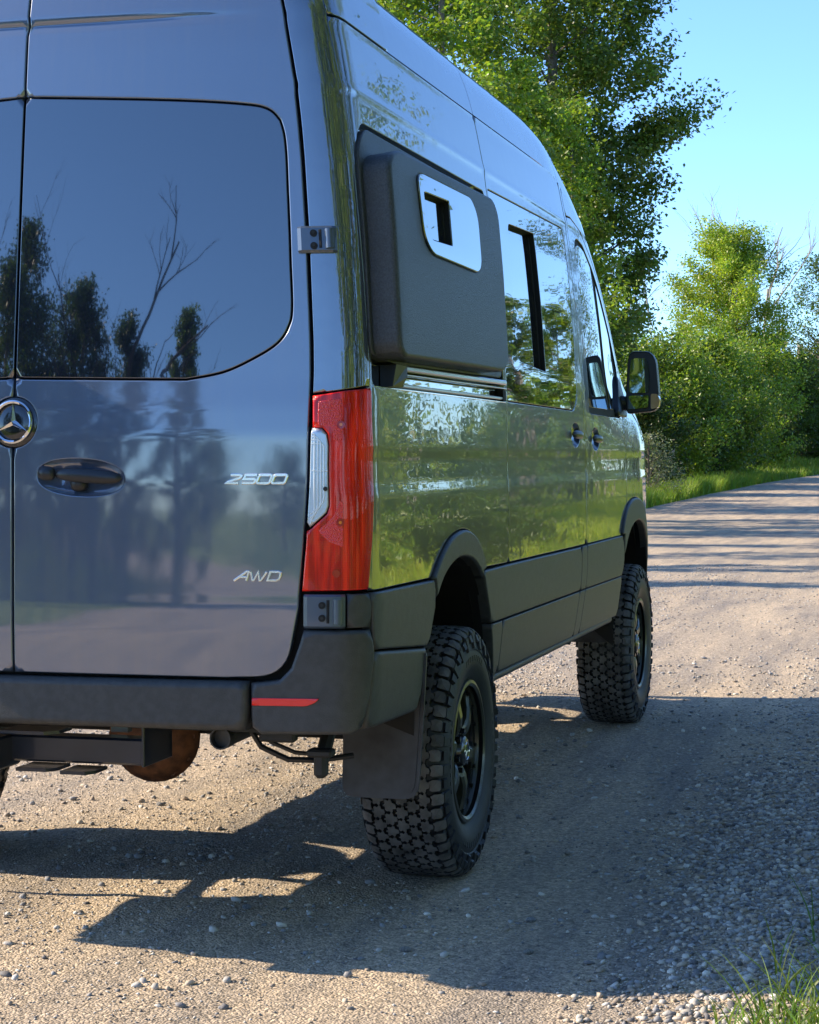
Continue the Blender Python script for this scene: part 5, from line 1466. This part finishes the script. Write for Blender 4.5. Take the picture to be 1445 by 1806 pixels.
def tree(name, label, cat, x, y, h, rad, n, leaf, base, seed, group=None, low=.12, prof=None, clusters=110, spread=.20, trunk_r=.16, asc=.5, extra=(), tint=.25, droop=0.0):
    """a tapered trunk, limbs rising to leaf clusters, and leaves around each cluster"""
    g = np.random.default_rng(seed); z0 = float(ground_z(np.array(x), np.array(y)))
    t = empty(name, (x, y, z0 - .05)); tag(t, label, cat, group)
    prof = prof or [(0, .45), (.25, .95), (.5, 1.0), (.75, .72), (.92, .35), (1, .06)]
    pp = np.array(prof)
    mb = MB(); wob = g.normal(0, .03 * h / 8, (7, 2)).cumsum(0) * .5
    tr = [(wob[i, 0] if i else 0, wob[i, 1] if i else 0, h * .95 * i / 6) for i in range(7)]
    mb.tube(tr, [trunk_r * (1 - .9 * (i / 6) ** .9) + .012 for i in range(7)], n=8)
    mb.build('trunk', BARK, t, smooth=True)
    C = []; lim = MB()
    for i in range(clusters):
        f = (i + g.random()) / clusters; f = low + (1 - low) * f ** .9
        R_ = rad * float(np.interp((f - low) / (1 - low), pp[:, 0], pp[:, 1])) * g.uniform(.75, 1.18)
        a = g.uniform(0, 2 * np.pi); rr = R_ * g.random() ** .45
        C.append((math.cos(a) * rr, math.sin(a) * rr, f * h))
    for e in extra: C.append(e)
    C = np.array(C)
    for c in C[:: max(1, len(C) // 70)]:
        rr = math.hypot(c[0], c[1]); zb = max(c[2] - rr * asc - .15, .1 * h); ti = zb / (h * .95) * 6; i0 = min(int(ti), 5); fr = ti - i0
        bx = tr[i0][0] * (1 - fr) + tr[i0 + 1][0] * fr; by = tr[i0][1] * (1 - fr) + tr[i0 + 1][1] * fr
        r0 = max(.012, trunk_r * .35 * (1 - zb / h))
        lim.tube([(bx, by, zb), ((bx + c[0]) * .5, (by + c[1]) * .5, (zb + c[2]) * .5 - .05 * rr), tuple(c)], [r0, r0 * .6, .006], n=5, cap=False)
    l = lim.build('limbs', BARK, t); tag(l, kind='stuff')
    k = n // len(C); rc = np.repeat(C, k, 0); cs = spread * rad * g.uniform(.6, 1.25, len(C)); csr = np.repeat(cs, k)[:, None]
    d = g.standard_normal((len(rc), 3)).clip(-1.7, 1.7) * np.array((1, 1, .8))
    outw = rc.copy(); outw[:, 2] = 0; outw /= np.linalg.norm(outw, axis=1)[:, None] + 1e-6
    s_ = g.normal(0, 1, len(rc)).clip(-1.6, 1.6)[:, None]
    P_ = rc + d * csr * .62 + (outw * .8 + np.array((0, 0, asc * 1.1))) * s_ * csr * .7
    cc = np.array(base)[None] * g.uniform(1 - tint, 1 + tint, len(P_))[:, None]
    clt = np.repeat(g.uniform(.78, 1.25, len(C)), k)[:, None]; cc = cc * clt; cc[:, 0] *= g.uniform(.85, 1.3, len(cc))
    leafmesh('crown', P_, leaf * g.uniform(.7, 1.3, len(P_)), cc, t, seed + 5, droop=droop)
    return t

def bare_tree(name, label, x, y, h, seed, m=DEADW, levels=4, group=None, rad=.09, spread=.55, up=.75, cat='dead tree'):
    g = random.Random(seed); z0 = float(ground_z(np.array(x), np.array(y)))
    t = empty(name, (x, y, z0 - .05)); tag(t, label, cat, group); trunk = MB(); br = MB(); tw = MB()
    def grow_(p, d, L, r, lev, mb):
        pts = [p]; q = Vector(p); dd = Vector(d)
        for i in range(4):
            dd = (dd + Vector((g.gauss(0, .12), g.gauss(0, .12), g.gauss(0, .06) + .04))).normalized(); q = q + dd * (L / 4); pts.append(tuple(q))
        mb.tube(pts, [r * (1 - .16 * i) for i in range(5)], n=5 if lev < 2 else 3, cap=False)
        if lev >= levels: return
        for i in range(3 if lev else 7):
            k = g.uniform(.3, 1.0) if lev else .25 + .75 * (i + g.random()) / 7
            j = min(int(k * 4), 3); b = Vector(pts[j]).lerp(Vector(pts[j + 1]), k * 4 - j)
            a = g.uniform(0, 6.28); nd = (dd * up + Vector((math.cos(a), math.sin(a), g.uniform(-.1, .5))) * spread).normalized()
            grow_(tuple(b), nd, L * g.uniform(.38, .58), r * .45, lev + 1, br if lev == 0 else tw)
    grow_((0, 0, 0), (0, 0, 1), h * .72, rad, 0, trunk)
    trunk.build('trunk', m, t, smooth=True)
    o = br.build('branches', m, t); tag(o, kind='stuff'); o = tw.build('twigs', m, t); tag(o, kind='stuff')
    return t
POP = [(0, .35), (.12, .8), (.3, 1.0), (.55, .98), (.8, .86), (1, .5)]
BUSH = [(0, .8), (.3, 1.0), (.6, .92), (.85, .62), (1, .25)]
DK, MD, LT, YL = (.044, .078, .018), (.072, .120, .024), (.150, .222, .034), (.215, .290, .040)
# tall poplar dominating the view ahead
ex = [(1.9, .1, 8.3), (2.4, .2, 8.6), (2.8, .3, 8.85), (3.2, .3, 9.0), (1.9, 0, 9.6), (2.2, .2, 9.8), (2.0, 0, 11.2), (2.3, 0, 11.4), (2.0, .1, 7.2), (2.4, .2, 7.3), (2.1, 0, 6.3), (2.2, 0, 5.6), (1.9, 0, 4.9), (1.7, .1, 4.3), (1.5, 0, 3.8), (2.2, 0, 8.1), (2.7, 0, 8.5), (3.0, .2, 8.7)]
tree('tall_poplar', 'tallest dark green poplar rising behind the van roof', 'tree', -6.3, 38.7, 16.0, 2.55, 105000, .108, (.098, .152, .034), 101, low=.16, prof=POP, clusters=330, spread=.17, trunk_r=.28, extra=ex)
tree('young_poplar', 'light green poplar with a pale trunk above the van roof, left of the tallest tree', 'tree', -6.0, 27.3, 13.0, 1.9, 42000, .088, LT, 111, low=.14, prof=POP, clusters=150, spread=.17, trunk_r=.13)
tree('young_poplar', 'slim bright green poplar whose pointed top stands before the tallest tree', 'tree', -4.95, 29.6, 8.3, 1.25, 19000, .085, LT, 121, low=.1, clusters=80, spread=.22, trunk_r=.08)
tree('young_poplar', 'slim bright green poplar close to the cab roof line', 'tree', -4.75, 33.0, 8.3, 1.15, 17000, .085, LT, 131, low=.1, clusters=70, spread=.22, trunk_r=.08)
tree('leafy_bush', 'light green bush under the tall poplar behind the door mirror', 'bush', -5.3, 37.5, 4.4, 1.4, 7000, .08, MD, 141, low=.05, prof=BUSH, clusters=60, trunk_r=.06)
tree('dark_tree', 'dark green tree top peeking over the rear of the van roof', 'tree', -11.2, 40.5, 13.6, 2.8, 22000, .12, DK, 151, prof=POP, clusters=110, trunk_r=.2)
# bright tree and dead trees further along the bend
tree('yellow_green_tree', 'bright yellow green spreading tree ahead where the road bends', 'tree', -5.95, 76.4, 9.7, 2.7, 60000, .105, YL, 161, low=.12, prof=[(0, .7), (.2, 1.0), (.55, 1.0), (.8, .75), (1, .35)], clusters=150, spread=.17, trunk_r=.16)
tree('green_tree', 'darker green tree at the right edge above the hedge', 'tree', -2.7, 82.5, 9.0, 2.3, 12000, .10, MD, 171, low=.15, clusters=90, spread=.2, trunk_r=.14)
for i, (x, y, h, sd) in enumerate(((-8.9, 88, 12.0, 3), (-7.7, 90, 12.2, 4), (-4.6, 90, 12.2, 5), (-3.1, 90, 11.0, 8), (-6.2, 92, 11.8, 9), (-10.4, 84, 10.5, 12))):
    bare_tree('dead_tree', ['bleached dead tree left of the bright tree', 'second bare grey tree left of the bright tree crown', 'bare grey tree right behind the bright tree crown', 'bare dead tree at the far right edge of the view', 'leafless tree showing above the bright tree top', 'leafless tree low behind the edge of the tall poplar'][i], x, y, h, sd, levels=3, group='bleached dead trees behind the hedge', rad=.13, spread=.42, up=.9)
bare_tree('dead_tree', 'thin pale bare trunk right above the door mirror', -7.2, 63.0, 8.4, 15, levels=3, group='bleached dead trees behind the hedge', rad=.035, spread=.35, up=1.0)
# hedge of willow bushes
hl = ['broad light green bush behind the door mirror', 'bright rounded bush right of the mirror', 'yellow green bush in the middle of the hedge', 'green bush under the darker tree', 'tall bush at the right edge of the hedge', 'dark low bush right of the mirror', 'dark bush behind the middle fence post', 'deep green low bush in front of the bright bush', 'shaded bush near the bend of the road', 'shaded bush at the right edge beside the road', 'far bush filling the hedge behind the mirror', 'far bush filling the hedge at the bend']
hedge = [(-5.9, 55, 4.3, 2.2, LT), (-5.3, 61.5, 4.7, 2.2, LT), (-4.75, 69, 4.6, 2.3, LT), (-3.9, 77.5, 4.3, 2.3, MD), (-2.4, 84, 4.9, 2.4, MD), (-6.0, 49.5, 2.9, 1.6, DK), (-5.6, 56.5, 3.0, 1.6, DK), (-5.2, 64, 3.0, 1.7, MD), (-4.5, 72.5, 3.2, 1.8, DK), (-3.0, 79.5, 3.2, 1.9, DK), (-8.3, 60, 4.8, 2.6, MD), (-1.4, 92, 5.2, 3.0, MD)]
for i, (x, y, h, r_, c) in enumerate(hedge):
    tree('hedge_bush', hl[i], 'bush', x, y, h, r_, 22000, .09 if i > 4 else .105, c, 200 + i * 10, group='bushes of the roadside hedge', low=.04, prof=BUSH, clusters=85, spread=.19, trunk_r=.06, asc=.7)
tree('silver_bush', 'silvery grey leaved shrub beside the nearest fence post', 'bush', -4.95, 45.2, 1.7, .9, 4500, .05, (.13, .16, .12), 341, low=.04, prof=BUSH, clusters=45, trunk_r=.03)
tree('sapling', 'slender leafy sapling in front of the dark hedge, left one', 'sapling', -4.75, 57.0, 2.6, .75, 3000, .08, MD, 351, group='young saplings before the hedge', low=.08, clusters=36, trunk_r=.03)
tree('sapling', 'slender leafy sapling in front of the dark hedge, right one', 'sapling', -4.2, 62.5, 2.9, .85, 3600, .08, MD, 361, group='young saplings before the hedge', low=.08, clusters=36, trunk_r=.03)
# distant wood that closes the view
g_ = np.random.default_rng(77)
C_ = []
for i in range(150):
    a = g_.uniform(R(-75), R(75)); d = g_.uniform(125, 170); C_.append((math.sin(a) * d - 2, math.cos(a) * d, g_.uniform(2, 8.5)))
C_ = np.array(C_); rc = np.repeat(C_, 110, 0); P_ = rc + g_.standard_normal((len(rc), 3)) * np.array((2.6, 2.6, 1.6)); P_[:, 2] = np.abs(P_[:, 2] + .3) + grade(np.clip(P_[:, 1], 0, 120)) - .8
leafmesh('distant_wood', P_, g_.uniform(.5, 1.1, len(P_)), np.array(MD)[None] * g_.uniform(.7, 1.3, len(P_))[:, None], None, 78)
# left side trees that shade the road ahead
for i, (x, y, h, r_) in enumerate(((-9.5, 13.5, 6.0, .9), (-10, 16.5, 8.0, 1.0), (-9.2, 19.6, 9.0, 1.0), (-10.5, 22.8, 10.0, 1.3), (-9.4, 26.5, 9.5, 1.2), (-9.8, 31.0, 10.5, 1.5))):
    tree('roadside_poplar', ['first', 'second', 'third', 'fourth', 'fifth', 'sixth'][i] + ' slim poplar counted from the van in the row left of the road', 'tree', x, y, h, r_, 5000, .12, MD, 400 + i * 10, group='row of slim poplars left of the road', low=.12, prof=POP, clusters=50, spread=.24, trunk_r=.1)
# right side of the road: seen only in the paint and glass
rs = [(7.8, 18.3, 11.5, 3.3, LT, 38000), (8.2, 36, 6.0, .8, MD, 4000), (8.5, 44, 6.6, 1.0, LT, 7000), (8.7, 57, 8.0, 2.0, MD, 9000), (9.6, 64, 13, 2.6, MD, 8000), (9.5, 3.0, 11, 2.4, MD, 9000), (8.6, -4.0, 12, 2.3, LT, 9000), (9.0, -9, 11, 2.6, LT, 18000), (10.5, 15.5, 4.0, 1.9, LT, 7000), (5.9, -8.8, 10, 1.9, LT, 22000), (6.8, -3.6, 9, 1.9, LT, 20000), (8.6, .4, 9, 2.0, LT, 16000), (9.2, 8.0, 8.5, 2.0, MD, 14000), (7.6, -6.4, 9.5, 2.0, LT, 18000), (7.9, -1.4, 9, 1.9, LT, 18000)]
rl = ['large light green tree right of the road beside the van', 'narrow green tree right of the road beyond the meadow', 'light green tree right of the road beyond the narrow one', 'tall green tree far along the right side', 'farthest tall tree on the right side', 'green tree right of the road level with the cab', 'light green tree right of the road level with the camera', 'green tree right of the road behind the camera', 'round bush beside the large tree on the right', 'nearest tree right behind the camera', 'nearest tree right of the camera', 'leafy tree right of the van tail', 'leafy tree right of the cab beyond the grass', 'leafy tree between the two nearest trees on the right', 'leafy tree right of the rear corner of the van']
for i, (x, y, h, r_, c, n) in enumerate(rs):
    tree('meadow_tree', rl[i], 'tree', x, y, h, r_, n, .085 if i == 0 else .12, c, 500 + i * 10, group='trees along the right side of the meadow', low=.08, prof=[(0, .42), (.40, .42), (.58, .95), (.8, 1), (1, .5)] if i == 0 else (POP if i != 8 else BUSH), clusters=110 if i == 0 else 80, spread=.22, trunk_r=.14)
for i in range(9):
    y = 20 + i * 6.5; x = 13.5 + 2.5 * math.sin(i * 2.1)
    tree('meadow_bush', ['nearest', 'second', 'third', 'fourth', 'fifth', 'sixth', 'seventh', 'eighth', 'farthest'][i] + ' bush of the row beyond the right fence', 'bush', x, y, 3.4 + 1.2 * math.sin(i * 1.7), 2.6, 4500, .17, (LT, MD, YL)[i % 3], 620 + i * 10, group='bushes beyond the right fence', low=.03, prof=BUSH, clusters=50, spread=.24, trunk_r=.06, asc=.7)
for i, (x, y, h, r_, c) in enumerate(((5.6, 15.5, .6, .8, LT), (6.6, 22.5, .9, 1.0, MD), (5.2, 12.6, .4, .6, YL), (8.2, 29, 1.2, 1.3, DK), (6.9, 23.0, .8, 1.2, LT), (4.9, 18.5, .7, .7, MD), (7.9, 33, 1.5, 1.5, MD), (4.2, 13.6, .6, .5, DK))):
    tree('weed_clump', ['dark', 'mid green', 'small pale', 'broad dark', 'low spreading', 'small green', 'farthest', 'nearest tiny'][i] + ' clump of weeds in the meadow right of the road', 'weeds', x, y, h, r_, 2600, .07, c, 560 + i * 7, group='weed clumps in the right meadow', low=.05, prof=BUSH, clusters=40, spread=.25, trunk_r=.02, asc=.8)
# behind the camera, mirrored in the rear doors
bl = [(-9.9, -20.7, 8.4, 1.5, DK), (-9.6, -23.5, 7.8, 2.3, DK), (-13, -20, 8.8, 2.0, DK), (-8.4, -21.5, 7.5, 1.3, DK), (-13.5, -56, 10, 2.4, MD), (-16, -26, 9, 2.4, DK), (-24, -60, 8, 2.6, MD), (-7.6, -22.9, 7.3, 1.2, DK), (-6.2, -24.0, 7.9, .9, MD), (-9.2, -18.6, 7.0, 1.9, DK)]
bn = ['tallest', 'second tallest', 'broad', 'narrow', 'wide light', 'massive', 'small distant', 'low nearest', 'low light', 'bushy']
for i, (x, y, h, r_, c) in enumerate(bl):
    tree('backdrop_tree', bn[i] + ' tree of the dark group on the left behind the camera', 'tree', x, y, h, r_, 20000, .075, c, 720 + i * 10, group='dark trees behind the camera', low=.05, prof=[(0, 1), (.4, .95), (.7, .7), (.9, .4), (1, .1)], clusters=130, spread=.15, trunk_r=.12)
for i, (x, y, h, sd, sp, ra) in enumerate(((-7.55, -20.8, 8.6, 31, .75, .11), (-9.7, -19.6, 9.4, 33, .5, .08), (-8.5, -20.0, 7.8, 35, .45, .06), (-6.85, -21.4, 7.7, 37, .7, .07))):
    bare_tree('bare_tree', ['gnarled leafless tree standing before the dark group behind the camera', 'tall spindly leafless tree left of the gnarled one', 'slim bare tree between the tall and the gnarled one', 'small crooked bare tree right of the gnarled one'][i], x, y, h, sd, m=DARKW, levels=4, rad=ra, spread=sp, up=.7)
for i, (x, y, h) in enumerate(((6, -38, 6), (10, -30, 7), (2.5, -75, 7), (-3, -85, 8), (9, -60, 8), (-10, -64, 4.6), (-17, -68, 5.4), (-6, -74, 5))):
    tree('backdrop_tree', ['near', 'rounded', 'central', 'left', 'tall', 'low', 'wide', 'small'][i] + ' green tree far down the road behind the camera', 'tree', x, y, h, 2.4, 5000, .18, MD, 840 + i * 10, group='trees far behind the camera', low=.05, prof=BUSH, clusters=50, spread=.24)
# fence posts
def post(x, y, h, label, group, w=.055, lean=0.0):
    mb = MB(); z = float(gz(np.array(x), np.array(y)))
    mb.tube([(0, 0, -.1), (lean * .3, 0, h * .5), (lean, .01, h)], [w * 1.05, w, w * .92], n=9)
    o = mb.build('fence_post', POSTM, None, smooth=True, loc=(x, y, z)); tag(o, label, 'fence post', group); return o
post(-5.35, 45.6, 1.28, 'nearest weathered wooden post right behind the front wing', 'fence posts left of the road')
post(-5.35, 53.3, 1.20, 'middle weathered wooden post in front of the dark hedge', 'fence posts left of the road')
post(-5.1, 60.4, 1.0, 'farthest small wooden post half hidden by grass', 'fence posts left of the road')
post(-3.9, 88.0, 5.3, 'tall brown pole standing out of the hedge near the right edge', None, w=.16)
for i in range(14):
    post(8.6 + .12 * math.sin(i * 2.3), 14 + i * 2.6, 1.05 + .1 * math.sin(i * 1.3), ['nearest', 'second', 'third', 'fourth', 'fifth', 'sixth', 'seventh', 'eighth', 'ninth', 'tenth', 'eleventh', 'twelfth', 'thirteenth', 'farthest'][i] + ' pale weathered post of the fence along the right meadow', 'fence posts along the right meadow', w=.07, lean=.04 * math.sin(i * 3.1))
